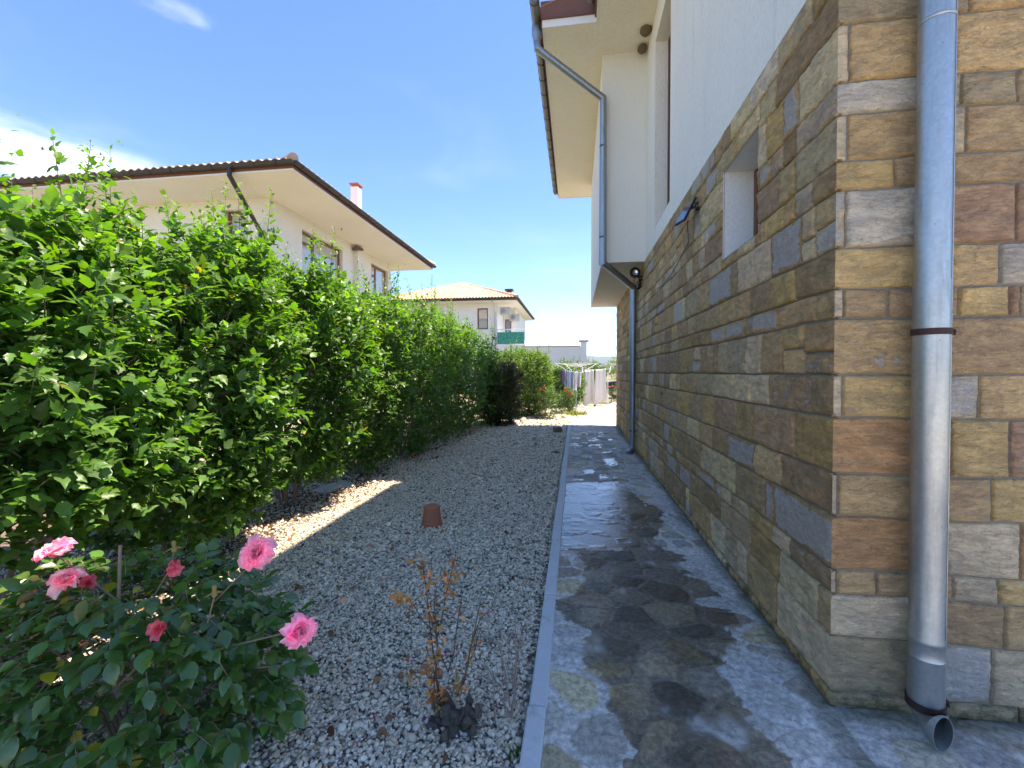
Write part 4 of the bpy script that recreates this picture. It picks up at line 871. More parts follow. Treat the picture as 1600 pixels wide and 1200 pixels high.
def shrub(name, loc, H, rx, ry, nshoot, ls, tmpl, seed, label, cat='shrub', group=None, base=(.068, .155, .034), young=(.165, .31, .05), low=.28, tall=14, m='leaf', nst=7, lean=(0, 0), slen=(.16, .42), gap=.032, curve=.0, waist=.74, dense=0):
    r = np.random.default_rng(seed); root = empty(name, loc, label, cat, group); root['local'] = 1
    st = MB(); tw = MB()
    # main stems fan out of one stool
    stems = []
    for k in range(nst):
        a = 2 * math.pi * k / nst + r.uniform(-.4, .4); q = r.uniform(.35, .8); top = Vector((math.cos(a) * rx * q + lean[0], math.sin(a) * ry * q + lean[1], H * r.uniform(.7, .92)))
        b0 = Vector((math.cos(a) * .07, math.sin(a) * .07, -.06)); mid = b0.lerp(top, .45) + Vector((math.cos(a) * .06, math.sin(a) * .06, H * .06)) + Vector(r.normal(0, .03, 3)); r0 = r.uniform(.009, .019) * (H / 2.7 * .5 + .5)
        pts = [b0, b0.lerp(mid, .5) + Vector(r.normal(0, .018, 3)), mid, mid.lerp(top, .5) + Vector(r.normal(0, .025, 3)), top]; st.tube(pts, [r0, r0 * .85, r0 * .65, r0 * .45, r0 * .2], 7); stems.append(pts)
    # shoots over the crown's volume
    n = nshoot; hh = low + (1 - low) * r.random(n) ** 1.0; ang = r.uniform(0, 2 * math.pi, n); rad = r.uniform(.25, 1, n) ** .55
    prof = np.interp(hh, [0, .15, .35, .6, .85, 1], [waist * .68, waist, .95 - (.74 - waist) * .5, 1, .90, .60]) * (1 + .22 * fbm(np.stack([np.cos(ang) * 1.6 + seed, np.sin(ang) * 1.6, hh * 4], 1), 3, seed))
    B = np.stack([np.cos(ang) * rx * rad * prof + lean[0] * hh, np.sin(ang) * ry * rad * prof + lean[1] * hh, hh * (H - .25)], 1)
    out = np.stack([np.cos(ang) * rx, np.sin(ang) * ry, np.zeros(n)], 1); out = norm(out) * rad[:, None]
    D = norm(out * (.9 - .45 * hh[:, None]) + np.array((0, 0, 1)) * (.18 + .75 * hh[:, None]) + r.normal(0, .28, (n, 3)))
    Ls = r.uniform(*slen, n) * (1.05 - .45 * (1 - hh))
    ti = np.argsort(-hh)[:int(n * .25)]; ti = r.choice(ti, min(tall, len(ti)), replace=False)       # long upright sprouts standing out of the top
    Ls[ti] = r.uniform(.45, .85, len(ti)) * H / 2.7; D[ti] = norm(np.array((0, 0, 1.)) + r.normal(0, .12, (len(ti), 3)))
    B[ti, 2] = H * r.uniform(.82, .93, len(ti))
    LP, LD, LN, LS, LY = [], [], [], [], []
    Lc = np.maximum(3, (Ls / gap).astype(int)); mx = Lc.max()
    istall = np.zeros(n, bool); istall[ti] = True
    for j in range(mx):
        k = np.where(Lc > j)[0]
        t = (j + .6) / Lc[k]; g_ = np.where(istall[k], 1, 0)
        p = B[k] + D[k] * (Ls[k] * t)[:, None]; p[:, 2] -= (Ls[k] * t) ** 2 * .5 * (1 - g_) * .6
        a = j * 2.4 + seed + k * 1.3; u = norm(np.cross(D[k], np.array((.3, .1, 1.)))); v = np.cross(D[k], u); side = u * np.cos(a)[:, None] + v * np.sin(a)[:, None]
        ld = norm(side * (.95 - .45 * t[:, None]) + D[k] * (.35 + .5 * t[:, None]) + np.array((0, 0, -.12)) + out[k] * .25 + r.normal(0, .15, (len(k), 3)))
        ln = norm(np.array((0, 0, 1.)) * .9 + out[k] * .35 + D[k] * .3 + r.normal(0, .28, (len(k), 3)))
        sz = ls * r.uniform(.5, 1.25, len(k)) * np.where(t > .8, .62, 1) * np.where(g_ > 0, np.interp(t, [0, .5, 1], [1, .75, .6]), 1)
        LP.append(p + ld * .012); LD.append(ld); LN.append(ln); LS.append(sz); LY.append((t - .45) * .9 + (hh[k] - .6) * .55 + r.normal(0, .18, len(k)))
        if dense: 
            for _ in range(dense): q = r.normal(0, .045, (len(k), 3)); LP.append(p + q); LD.append(norm(ld + r.normal(0, .6, ld.shape))); LN.append(ln); LS.append(sz * .9); LY.append(LY[-1] * .6)
    P = np.concatenate(LP); Dd = np.concatenate(LD); Nn = np.concatenate(LN); Sz = np.concatenate(LS); yf = np.concatenate(LY)
    ok = P[:, 2] > .03
    P, Dd, Nn, Sz, yf = P[ok], Dd[ok], Nn[ok], Sz[ok], yf[ok]
    leaves('foliage', tmpl, P, Dd, Nn, Sz, leafcols(r, len(P), base, young, yf), M[m], root)
    for k in range(n):
        if not (k % 3 == 0 or istall[k]): continue
        b0 = Vector(B[k]); d = Vector(D[k]); e = b0 + d * Ls[k]; rr = .0035 if not istall[k] else .0045
        if not istall[k]: e.z -= Ls[k] ** 2 * .3
        # back to the nearest main stem
        if istall[k] or k % 6 == 0:
            best = min((q for sp_ in stems for q in sp_[1:]), key=lambda q: (q - b0).length + (4 if q.z > b0.z + .1 else 0)); tw.tube([best, best.lerp(b0, .5) + Vector((0, 0, .03)), b0, e], [.007, .0055, rr, .0015], 4, cap=False)
        else: tw.tube([b0 - d * .15, b0, e], [.004, rr, .0012], 4, cap=False)
    st.build('stems', M['bark'], root, smooth=True)
    tw.build('twigs', M['bark'], root, smooth=True)
    return root
HG = 'hibiscus shrubs of the long hedge'
def dirt(h): return h
hedge = [  # x, y, H, rx, ry, shoots, leaf, label
 (-3.35, .75, 2.40, .85, .85, 700, .108, 'leafy hibiscus at the near end of the hedge, cut by the left picture edge', .2),
 (-3.38, 2.02, 2.48, .92, .80, 1150, .108, 'tall near hibiscus bush at far left with bare stems at its foot', .30),
 (-3.38, 3.30, 2.76, .88, .85, 1350, .104, 'biggest leafy hibiscus bush right behind the pink roses', .08),
 (-3.35, 4.75, 2.78, .92, .90, 1250, .096, 'hibiscus bush with fanned low stems above the sunlit gravel triangle', .12),
 (-3.32, 6.25, 2.78, .92, .92, 1150, .090, 'hibiscus bush just beyond the sunlit gravel triangle', .07),
 (-3.28, 7.75, 2.92, .90, .92, 1000, .088, 'mid hedge hibiscus below the big window of the white house', .05),
 (-3.25, 9.25, 2.90, .90, .92, 850, .088, 'hibiscus below the far roof corner of the white house', .05),
 (-3.20, 10.75, 2.86, .90, .92, 780, .088, 'hibiscus in front of the distant orange roof', .04),
 (-3.05, 12.2, 2.66, .90, .92, 700, .088, 'last hibiscus of the long hedge, beside the dark red bush', .03)]
for i, (x, y, H, rx, ry, n, ls, lab, low) in enumerate(hedge):
    shrub('hibiscus_shrub', (x, y, -.055), H, rx, ry, n, ls, LOBED, 100 + i, lab, group=HG, low=low, tall=(8, 18, 20, 14, 12, 10, 14, 8, 6)[i], nst=8 if i > 2 else 6, gap=.030 if i < 5 else .036, dense=1, waist=(.74, .7, .66, .46, .52, .68, .78, .78, .78)[i])
shrub('dark_shrub', (-2.2, 12.75, -.055), 1.95, .66, .75, 1100, .085, SMALL, 301, 'dark purple tinged bush at the end of the hedge shade', base=(.028, .040, .016), young=(.10, .055, .03), low=.02, tall=3, nst=6, slen=(.12, .28), gap=.022, dense=1)
shrub('green_shrub', (-1.75, 15.2, -.055), 2.38, .95, 1.0, 1500, .095, SMALL, 302, 'sunny green bush behind the dark one, left of the laundry', base=(.08, .15, .03), young=(.18, .27, .05), low=.02, tall=6, nst=6, slen=(.12, .3), gap=.024, dense=1)
shrub('green_shrub', (-2.7, 17.5, -.055), 2.5, 1.2, 1.2, 1100, .12, SMALL, 303, 'pale green bush below the green balcony screen', base=(.06, .13, .025), young=(.15, .23, .04), low=.02, tall=6, nst=5, dense=1)
shrub('green_shrub', (-.7, 19.8, -.055), 1.85, 1.1, 1.0, 900, .12, SMALL, 304, 'low green bush right behind the hanging shirts', base=(.055, .12, .025), young=(.13, .2, .04), low=.02, tall=6, nst=5, dense=1)
shrub('green_shrub', (.2, 25.5, -.055), 2.15, 1.5, .9, 700, .15, SMALL, 305, 'loose bush under the white boundary wall', base=(.07, .13, .03), young=(.15, .2, .06), low=.05, tall=8, nst=5, dense=1)
def tree(name, loc, H, cr, seed, label, base, n=900, ls=.14, tr=.3):
    r = np.random.default_rng(seed); root = empty(name, loc, label, 'tree'); root['local'] = 1; s = MB()
    s.tube([(0, 0, -.1), (r.normal(0, .05), 0, H * .3), (r.normal(0, .1), r.normal(0, .1), H * .6), (0, 0, H * .9)], [.11, .085, .06, .02], 8)
    clumps = []
    for k in range(9):
        a = k * 2.4; c_ = Vector((math.cos(a) * cr * r.uniform(.35, .75), math.sin(a) * cr * r.uniform(.35, .75), H * r.uniform(tr + .12, .9))); s.tube([(0, 0, H * r.uniform(.25, .5)), c_.lerp(Vector((0, 0, c_.z)), .5), c_], [.045, .03, .01], 6); clumps.append(c_)
    s.build('trunk', M['bark'], root, smooth=True)
    cl = np.array([list(q) for q in clumps]); k = r.integers(0, len(cl), n); v = norm(r.normal(0, 1, (n, 3))); P = cl[k] + v * (cr * .45 * r.uniform(.3, 1, n) ** .5)[:, None] * np.array((1, 1, .75))
    leaves('crown', SMALL, P, norm(v + r.normal(0, .5, (n, 3))), norm(np.array((0, 0, 1.)) + r.normal(0, .5, (n, 3))), ls * r.uniform(.7, 1.2, n), leafcols(r, n, base, [q * 1.8 for q in base], r.uniform(-.3, .8, n)), M['leaf'], root)
tree('olive_tree', (3.3, 33, 0), 2.75, 1.25, 41, 'small grey green tree at the corner of the stone wall', (.12, .15, .08), 2400, .12)
tree('garden_tree', (-3.6, 44, 0), 4.1, 1.5, 42, 'distant tree top between the balcony and white wall', (.06, .12, .04), 2600, .16)
for i, (x, y, h, lab) in enumerate(((3.5, 90, 2.9, 'far dark green tree under the blue hill, left one'), (11, 105, 3.0, 'far dark green tree under the blue hill, beside the wall corner'), (7.2, 120, 3.1, 'far green tree under the blue hill, middle one'))):
    tree('far_tree', (x, y, 0), h, 2.8, 60 + i, lab, (.05, .09, .035), 1500, .35, .1)

# ---- roses
def bloom(parent, c_, d, R0, seed, colr, n=26, open_=1.):
    r = np.random.default_rng(seed); d = Vector(d).normalized(); u = d.cross(Vector((.2, .3, 1))).normalized(); v = d.cross(u); V = []; F = []; K = []; c_ = Vector(c_)
    for k in range(n):
        t = (k + .5) / n; ang = k * 2.399 + r.normal(0, .2); tilt = (.10 + 1.15 * t + r.normal(0, .16)) * open_; L = R0 * (.55 + .5 * t) * r.uniform(.8, 1.15); W = L * r.uniform(.55, .85)
        ax_ = u * math.cos(ang) + v * math.sin(ang); sd = d.cross(ax_); o = len(V); nu_, nv_ = 6, 5; ph = r.uniform(0, 6)
        for j in range(nv_ + 1):
            b_ = j / nv_; tl = tilt * (.35 + .75 * b_) ; px_ = ax_ * math.sin(tl) + d * math.cos(tl); pz = d * math.sin(tl) - ax_ * math.cos(tl)
            for i in range(nu_ + 1):
                a = (i / nu_ - .5) * 2; wd_ = W * .5 * math.sin(math.pi * min(1, .16 + b_ * .60)) ** .7
                q = c_ + px_ * (L * b_) + sd * (a * wd_) + pz * (L * (.34 * a * a * (1 - t * .4)) + L * .13 * math.sin(a * 4 + ph) * b_ ** 2) - ax_ * 0
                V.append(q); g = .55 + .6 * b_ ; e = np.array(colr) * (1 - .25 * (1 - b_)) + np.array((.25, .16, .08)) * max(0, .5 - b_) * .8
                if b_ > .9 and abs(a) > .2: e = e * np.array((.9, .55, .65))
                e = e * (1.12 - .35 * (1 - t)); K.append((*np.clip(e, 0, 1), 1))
        for j in range(nv_):
            for i in range(nu_): q = o + j * (nu_ + 1) + i; F.append((q, q + 1, q + nu_ + 2, q + nu_ + 1))
    s = MB(); s.v = [tuple(q) for q in V]; s.f = F; s.c = K; o = s.build('rose_bloom', M['petal'], parent, smooth=True, col=True)
    s = MB()
    for k in range(5):
        a = k * 1.257; q = u * math.cos(a) + v * math.sin(a); s.add([c_ - d * .004, c_ + q * R0 * .12 + q.cross(d) * R0 * .06, c_ + q * R0 * .42 - d * R0 * .12, c_ + q * R0 * .12 - q.cross(d) * R0 * .06], [(0, 1, 2, 3)])
    s.cc = (.10, .14, .03, 1); s.c = [s.cc] * len(s.v); s.build('sepals', M['rose_leaf'], o, col=True)
    return o
def rosebush(loc, label):
    r = np.random.default_rng(11); root = empty('rose_bush', loc, label, 'rose bush'); L0 = Vector(loc); st = MB(); LP, LD, LN, LS, LC = [], [], [], [], []
    root['local'] = 1
    def comp(p, d, sc, yel=0.):
        d = norm(np.array([d]))[0]; up = np.array((0, 0, 1.)); sd = np.cross(d, up); sd /= max(1e-6, np.linalg.norm(sd)); nn = np.cross(sd, d)
        st.tube([p, p + d * sc * 1.9 - np.array((0, 0, sc * .25))], [.0022, .0012], 4, cap=False)
        for (t, sg, k) in ((2.0, 0, 1.1), (1.35, 1, .95), (1.35, -1, .95), (.62, 1, .78), (.62, -1, .78)):
            q = p + d * sc * t * .9 - np.array((0, 0, sc * .12 * t)); ld = d + sg * sd * 1.25 + r.normal(0, .22, 3) + np.array((0, 0, -.25 - .35 * r.random()))
            LP.append(q); LD.append(ld); LN.append(nn + r.normal(0, .3, 3) + np.array((.15, -.25, .35))); LS.append(sc * k * r.uniform(.9, 1.15))
            y_ = r.random(); cl = np.array((.055, .135, .030)) * math.exp(r.normal(0, .2))
            if y_ < .16 + yel * .25: cl = np.array((.10, .17, .04))
            if y_ < .015 + yel * .12: cl = np.array((.50, .44, .04)) if r.random() < .6 else np.array((.30, .16, .04))
            LC.append(cl)
    canes = []
    for k in range(26):
        a = r.uniform(0, 6.28); q = r.uniform(.2, 1.) ; top = np.array((math.cos(a) * .78 * q, math.sin(a) * .42 * q, r.uniform(.30, .66) * (1.1 - .25 * q))); b0 = np.array((math.cos(a) * .05, math.sin(a) * .05, -.05)); mid = b0 * .5 + top * .5 + np.array((0, 0, .10))
        st.tube([b0, mid, top], [.007, .005, .003], 6, cap=False); canes.append((b0, mid, top))
    for k in range(620):
        a = r.uniform(0, 6.28); q = r.uniform(.15, 1) ** .5; h = r.uniform(.05, 1) ** .8
        wdt = np.interp(h, [0, .3, .7, 1], [.80, 1, .92, .6]); p = np.array((math.cos(a) * .68 * q * wdt, math.sin(a) * .40 * q * wdt, h * .66 + .02)); d = np.array((math.cos(a), math.sin(a) * .8, .35 * h)) + r.normal(0, .35, 3)
        comp(p, d, r.uniform(.044, .072), 1. if h < .35 and p[0] < .2 else 0)
    # particular leaves: the yellow ones low on the left, pale one near the middle
    for (px, py, Y, cl) in ((110, 1128, 1.42, (.20, .26, .04)), (36, 1162, 1.40, (.62, .50, .03)), (135, 950, 1.32, (.05, .10, .03)), (108, 1085, 1.45, (.22, .2, .04)), (296, 968, 1.4, (.05, .11, .03))):
        p = np.array(pp(px, py, Y) - L0); LP.append(p + np.array((0, 0, .03))); LD.append(np.array((-.3, -.25, -1.))); LN.append(np.array((.2, -1., .5))); LS.append(.085); LC.append(np.array(cl))
    leaves('foliage', OVAL, np.array(LP), np.array(LD), norm(np.array(LN)), np.array(LS), np.array(LC), M['rose_leaf'], root)
    PK, SAL, RED = (.93, .66, .62), (.94, .68, .57), (.74, .20, .20)
    for i, (px, py, Y, d, R0, cl, n, op) in enumerate((
        (90, 868, 1.62, (-.1, -.35, 1), .072, PK, 30, .95), (108, 912, 1.42, (.2, -.5, .9), .064, SAL, 26, .9), (404, 868, 1.55, (.25, -.75, .75), .070, PK, 34, 1.05), (462, 985, 1.50, (.9, -.45, .25), .066, (.92, .62, .64), 34, 1.1),
        (274, 876, 1.55, (.35, -.5, -.55), .052, (.78, .25, .26), 9, .6), (256, 984, 1.36, (.0, -.6, .5), .050, RED, 6, .7), (28, 1088, 1.42, (-.2, -.6, .6), .05, (.75, .42, .40), 14, .8), (50, 1075, 1.5, (.2, -.5, .7), .042, (.75, .42, .40), 14, .8), (138, 912, 1.50, (.5, -.4, .4), .045, RED, 7, .8))):
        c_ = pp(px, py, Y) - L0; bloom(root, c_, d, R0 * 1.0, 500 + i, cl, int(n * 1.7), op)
        b0 = Vector(canes[i][1]); st.tube([b0, b0.lerp(c_, .55) + Vector((0, 0, -.02)), c_ - Vector(d).normalized() * .004], [.005, .004, .003], 6, cap=False)
    for (px, py, Y) in ((335, 928, 1.45), (36, 956, 1.35), (272, 858, 1.56)):
        s = MB(); c_ = pp(px, py, Y) - L0; s.lathe(c_, [(0, -.014), (.009, -.008), (.011, .002), (.006, .014), (.009, .026), (.003, .034)], 10); b0 = c_ - Vector((.03, 0, .11)); st.tube([b0, c_ - Vector((0, 0, .01))], .0028, 6)
        for k in range(5): a = k * 1.26; s.add([c_ + Vector((math.cos(a) * .008, math.sin(a) * .008, .0)), c_ + Vector((math.cos(a + .5) * .012, math.sin(a + .5) * .012, .008)), c_ + Vector((math.cos(a) * .034, math.sin(a) * .034, .012 - .02 * (k % 2)))], [(0, 1, 2)])
        s.cc = (.32, .30, .10, 1); s.c = [s.cc] * len(s.v); s.build('rose_hip', M['petal'], root, smooth=True, col=True)
    # a pruned cane standing up
    a_, b_ = pp(185, 955, 1.5) - L0, pp(188, 852, 1.5) - L0; st.tube([a_ - Vector((0, 0, .3)), a_, b_], [.008, .007, .006], 8)
    st.build('canes', M['bark'], root, smooth=True)
rosebush((-1.86, 1.62, -.05), 'rose bush with big pink blooms and glossy dark leaves on the gravel')
# ---- dying shrub with dry orange leaves, and the bare twigs beside it
def drybush():
    L0 = Vector((-.56, 1.85, -.05)); root = empty('dry_shrub', L0, 'dying shrub with crisp orange leaves on a gnarled grey stump', 'dead shrub'); root['local'] = 1; r = np.random.default_rng(77)
    s = MB()
    for k in range(26):
        a = r.uniform(0, 6.28); q = r.uniform(.02, .13); h = r.uniform(.0, .13); p0 = Vector((.05 + math.cos(a) * q * .5, math.sin(a) * q * .35, -.01)); p3 = Vector((.05 + math.cos(a) * q * 1.2, math.sin(a) * q * .8, h)); rr = r.uniform(.008, .026)
        pts = [p0.lerp(p3, t) + Vector(r.normal(0, .010, 3)) for t in (0, .25, .5, .75)] + [p3]; s.tube(pts, [rr * r.uniform(.8, 1.3) for _ in range(4)] + [rr * .4], 9)
    V = np.array(s.v); V += V * 0 + .010 * np.stack([fbm(V * 45, 3, 3), fbm(V * 45, 3, 4), fbm(V * 45, 3, 5)], 1); s.v = [tuple(q) for q in V]
    s.build('stump', M['stump'], root, smooth=True)
    tw = MB(); P, D, Nn, Sz = [], [], [], []
    def twig(p0, p1, r0, nl, lo=.2, sub=0):
        p0, p1 = Vector(p0), Vector(p1); q = [p0.lerp(p1, t) + Vector(r.normal(0, .008, 3)) * (1 if 0 < t < 1 else 0) for t in (0, .3, .6, 1)]; tw.tube(q, [r0, r0 * .8, r0 * .6, r0 * .35], 5)
        for k in range(int(nl * 1.25)):
            t = lo + (1 - lo) * r.random(); p = p0.lerp(p1, t) + Vector(r.normal(0, .012, 3)); P.append(p); D.append(r.normal(0, 1, 3) + np.array((0, 0, -.5))); Nn.append(r.normal(0, 1, 3)); Sz.append(r.uniform(.018, .032))
    def W(px, py, Y=1.85): return pp(px, py, Y) - L0
    b = W(688, 1105); b1 = W(682, 1030)
    twig(b, W(678, 935), .006, 22, .0); twig(W(680, 1040), W(660, 878), .004, 14, .4); twig(W(682, 1000), W(712, 868), .004, 16, .35); twig(W(676, 985), W(625, 930), .003, 14, .7); twig(W(690, 1060), W(640, 1050), .003, 12, .2); twig(b, W(665, 1010), .004, 30, .1)
    twig(b, W(672, 1080), .004, 26, .1); twig(W(700, 1050), W(722, 930), .004, 3, .2); twig(W(724, 1070), W(752, 935), .0045, 5, .0); twig(W(735, 1030), W(752, 980), .003, 5); twig(W(740, 995), W(780, 915), .0025, 0); twig(W(715, 1085), W(724, 1055), .004, 18, .1); twig(W(700, 1050), W(662, 930), .003, 4)
    for q in ((655, 870), (664, 882), (690, 905), (716, 895), (676, 912), (618, 932), (632, 936), (700, 925)):
        for _ in range(4): p = W(*q) + Vector(r.normal(0, .014, 3)); P.append(p); D.append(r.normal(0, 1, 3)); Nn.append(r.normal(0, 1, 3)); Sz.append(r.uniform(.02, .036))
    tw.build('twigs', M['cane'], root, smooth=True); n_ = len(P); c_ = np.array((.44, .23, .09)) * np.exp(r.normal(0, .28, (n_, 1))) * (1 + r.normal(0, .08, (n_, 3))); c_[r.random(n_) < .25] = (.32, .25, .10)
    leaves('dry_leaves', OVAL, np.array([list(p) for p in P]), np.array(D), norm(np.array(Nn)), np.array(Sz), np.clip(c_, .02, 1), M['dry_leaf'], root, bend=2.2)
    L0 = Vector((-.32, 1.88, -.05)); s = MB()
    for (a, b_, rr) in (((800, 1115), (805, 965), .005), ((797, 1100), (778, 1000), .004), ((803, 1080), (822, 975), .004), ((800, 1118), (770, 1060), .004), ((806, 1100), (800, 1030), .005), ((798, 1110), (812, 1030), .004), ((795, 1090), (745, 1020), .0028), ((775, 1180), (775, 1050), .003), ((728, 1180), (757, 1095), .003), ((778, 1080), (800, 1020), .003), ((810, 1110), (835, 1060), .0025)):
        p0, p1 = pp(*a, 1.88), pp(*b_, 1.88); p0.z = max(p0.z, -.05) - .01; mid = p0.lerp(p1, .5) + Vector(r.normal(0, .008, 3)); s.tube([p0, mid, p1], [rr, rr * .8, rr * .4], 6)
        for k in range(2): t = r.uniform(.3, .9); q = p0.lerp(p1, t); s.tube([q, q + Vector((r.normal(0, .03), r.normal(0, .03), .05))], [rr * .4, rr * .2], 4)
    tag(s.build('bare_twigs', M['grey_twig'], smooth=True), 'leafless brown twigs sticking out of the gravel next to the kerb', 'dead shrub')
drybush()
# clumps of weeds
def tuft(name, loc, n, h, seed, label, col, spread=.1):
    r = np.random.default_rng(seed); a = r.uniform(0, 6.28, n); P = np.stack([np.cos(a) * spread * r.random(n), np.sin(a) * spread * r.random(n), np.zeros(n)], 1) + np.array(loc); D = np.stack([np.cos(a) * .5, np.sin(a) * .5, np.ones(n)], 1) + r.normal(0, .2, (n, 3))
    tv = SMALL[0] * np.array((.25, 1, 1)); o = leaves(name, (tv, SMALL[1]), P, D, norm(r.normal(0, 1, (n, 3))), h * r.uniform(.5, 1, n), np.clip(np.array(col) * np.exp(r.normal(0, .2, (n, 1))), 0, 1), M['leaf'], None); tag(o, label, 'weeds')
tuft('weed', (.02, 15.9, -.05), 160, .28, 1, 'small yellowish weed on the sunlit gravel near the laundry', (.22, .24, .08), .35)
tuft('weed', (-.24, 1.72, -.05), 14, .06, 2, 'tiny green weed sprouting at the kerb', (.06, .13, .03), .02)
tuft('weed', (-1.1, 1.1, -.05), 16, .05, 3, 'tiny weed in the gravel by the rose bush', (.06, .13, .03), .03)
tuft('weed', (-.24, 2.95, -.05), 12, .05, 4, 'small weed squeezed between pebbles and kerb', (.06, .12, .03), .02)

# ------------------------------------------------------------------ things on the ground
pot = gp(675, 822, -.05); s = MB(); K = .001
prof = [(0, .205), (.070, .205), (.076, .200), (.078, .196), (.094, .052), (.100, .052), (.103, .046), (.106, .006), (.101, .0), (.094, .0), (.090, .05), (.072, .19)]
s.lathe((pot[0], pot[1], -.045), prof, 48); o = s.build('flower_pot', M['terracotta'], smooth=True); tag(o, 'orange plastic flower pot standing upside down on the pebbles', 'flower pot')
def rock(name, c_, sz, seed, m, label, cat):
    import bmesh
    bm = bmesh.new(); bmesh.ops.create_icosphere(bm, subdivisions=4, radius=1); V = np.array([v.co for v in bm.verts]); d = 1 + .35 * fbm(V * 1.5 + seed, 4, seed)
    for v, q in zip(bm.verts, V * d[:, None] * np.array(sz) + np.array(c_)): v.co = q
    me = bpy.data.meshes.new(name); bm.to_mesh(me); bm.free(); me.polygons.foreach_set('use_smooth', [True] * len(me.polygons)); tag(link(name, me, m), label, cat)
rock('stone', (-.44, 11.4, .0), (.13, .13, .10), 4, simple('brown_rock', (.16, .12, .09), .9, bump=.5), 'brown lump of rock on the gravel near the end of the shade', 'rock')
g_ = gp(868, 708, -.04); rock('dark_rag', (g_[0], g_[1], -.035), (.10, .16, .022), 6, M['flagdark'], 'flat black rag lying on the gravel by the kerb', 'rag')
g_ = gp(520, 762, -.04); V0 = Vector((g_[0], g_[1], -.045)); s = MB(); s.bbox(-.11, .11, -.24, .24, -.02, .03, .006); o = s.build('loose_slab', M['kerb']); o.location = V0; o.rotation_euler = (.03, .04, -.25); tag(o, 'loose pale concrete slab lying under the hedge', 'slab')
for i in range(16):
    r = random.Random(i); x = -2.4 + r.random() * .7; y = 12.9 + i * .45 + r.random() * .3; x = -1.9 + (y - 12.9) * .32 + r.uniform(-.15, .15); rock('edging_stone', (x, y, -.01), (.10 + r.random() * .05, .12, .08), 20 + i, simple('edging', (.36, .30, .25), .9) if i == 0 else bpy.data.materials['edging'], 'rough stone of the row edging the bed below the sunny bush', 'stone')
for o in COL.objects:
    if o.name.startswith('edging_stone'): o['group'] = 'edging stones along the far bed'
# fallen petals, dry leaves
def litter():
    r = np.random.default_rng(9); n = 60; P = np.stack([r.uniform(-1.7, -.35, n), r.uniform(1.15, 3.2, n), np.full(n, -.026)], 1); c_ = np.tile((.62, .20, .26), (n, 1)) * np.exp(r.normal(0, .3, (n, 1)))
    o = leaves('fallen_petals', OVAL, P, norm(np.c_[r.normal(0, 1, (n, 2)), np.zeros(n)]), norm(np.array((0, 0, 1.)) + r.normal(0, .3, (n, 3))), r.uniform(.012, .03, n), np.clip(c_, 0, 1), M['petal'], None); tag(o, 'fallen pink petals scattered on the pebbles', 'petals', kind='stuff')
    n = 1500; P = np.stack([-2.55 - np.abs(r.normal(0, .6, n)), r.uniform(1.2, 12, n), r.uniform(-.04, -.02, n)], 1); P[:90, 0] = r.uniform(-2.2, -.3, 90); P[:90, 1] = r.uniform(1.3, 7, 90); P[:90, 2] = -.02; c_ = np.array((.22, .13, .07)) * np.exp(r.normal(0, .4, (n, 1))) * np.array((1, 1, 1))
    o = leaves('leaf_litter', OVAL, P, norm(np.c_[r.normal(0, 1, (n, 2)), r.normal(0, .2, n)]), norm(np.array((0, 0, 1.)) + r.normal(0, .4, (n, 3))), r.uniform(.03, .06, n), np.clip(c_, 0, 1), M['dry_leaf'], None, bend=.6); tag(o, 'brown dry leaves lying under the hedge', 'leaf litter', kind='stuff')
    s = MB()
    for i in range(26):
        x, y = r.uniform(-1.4, -.3), r.uniform(1.2, 4); a = r.uniform(0, 3.14); l = r.uniform(.05, .16); s.tube([(x, y, -.028), (x + math.cos(a) * l * .5, y + math.sin(a) * l * .5, -.02), (x + math.cos(a) * l, y + math.sin(a) * l, -.027)], .0018, 4)
    tag(s.build('twig_litter', M['grey_twig']), 'thin dry twig bits scattered on the pebbles', 'twigs', kind='stuff')
litter()

# ------------------------------------------------------------------ laundry
def drape(name, a, b_, drop, m, seed, label, cat='laundry', folds=3., flare=.0, amp=.03, th=.006, cutf=None, group=None):
    """cloth hanging from the line a->b"""
    a, b_ = Vector(a), Vector(b_); n, k = 34, 22; t = (b_ - a).normalized(); nn = t.cross(Vector((0, 0, 1))).normalized(); r = random.Random(seed); ph = r.uniform(0, 6); s = MB(); V = []
    for j in range(k + 1):
        v = j / k
        for i in range(n + 1):
            u = i / n; f = (u - .5) * (1 + flare * v); y = amp * (.3 + v) * math.sin(u * folds * 6.28 + ph + v * .6) + amp * .22 * math.sin(u * folds * 14 + ph * 2)
            d = drop * v * (1 + .05 * math.sin(u * 7 + ph)) * (cutf(u) if cutf else 1); V.append(a + t * ((b_ - a).length * (f + .5)) + nn * y - Vector((0, 0, d + .01 * math.sin(u * 3.14) * (1 - v))))
    F = [(j * (n + 1) + i, j * (n + 1) + i + 1, (j + 1) * (n + 1) + i + 1, (j + 1) * (n + 1) + i) for j in range(k) for i in range(n)]
    o = s.add(V, F).build(name, m, smooth=True); md = o.modifiers.new('thick', 'SOLIDIFY'); md.thickness = th; tag(o, label, cat, group); return o
cw, cs, cb, cn = cloth('white_cotton', (.74, .73, .72)), cloth('pale_pink_sheet', (.78, .73, .71)), cloth('blue_shirt_cloth', (.30, .36, .50)), cloth('dark_shirt_cloth', (.10, .07, .13))
DP = Vector((.03, 18, 0)); ro = empty('rotary_dryer', DP, 'grey rotary clothes airer standing on the sunlit gravel', 'clothes airer')
MB().tube([(DP.x, DP.y, -.06), (DP.x, DP.y, 1.75)], .024, 10).build('pole', M['galv2'], ro, smooth=True)
s = MB(); tips = []
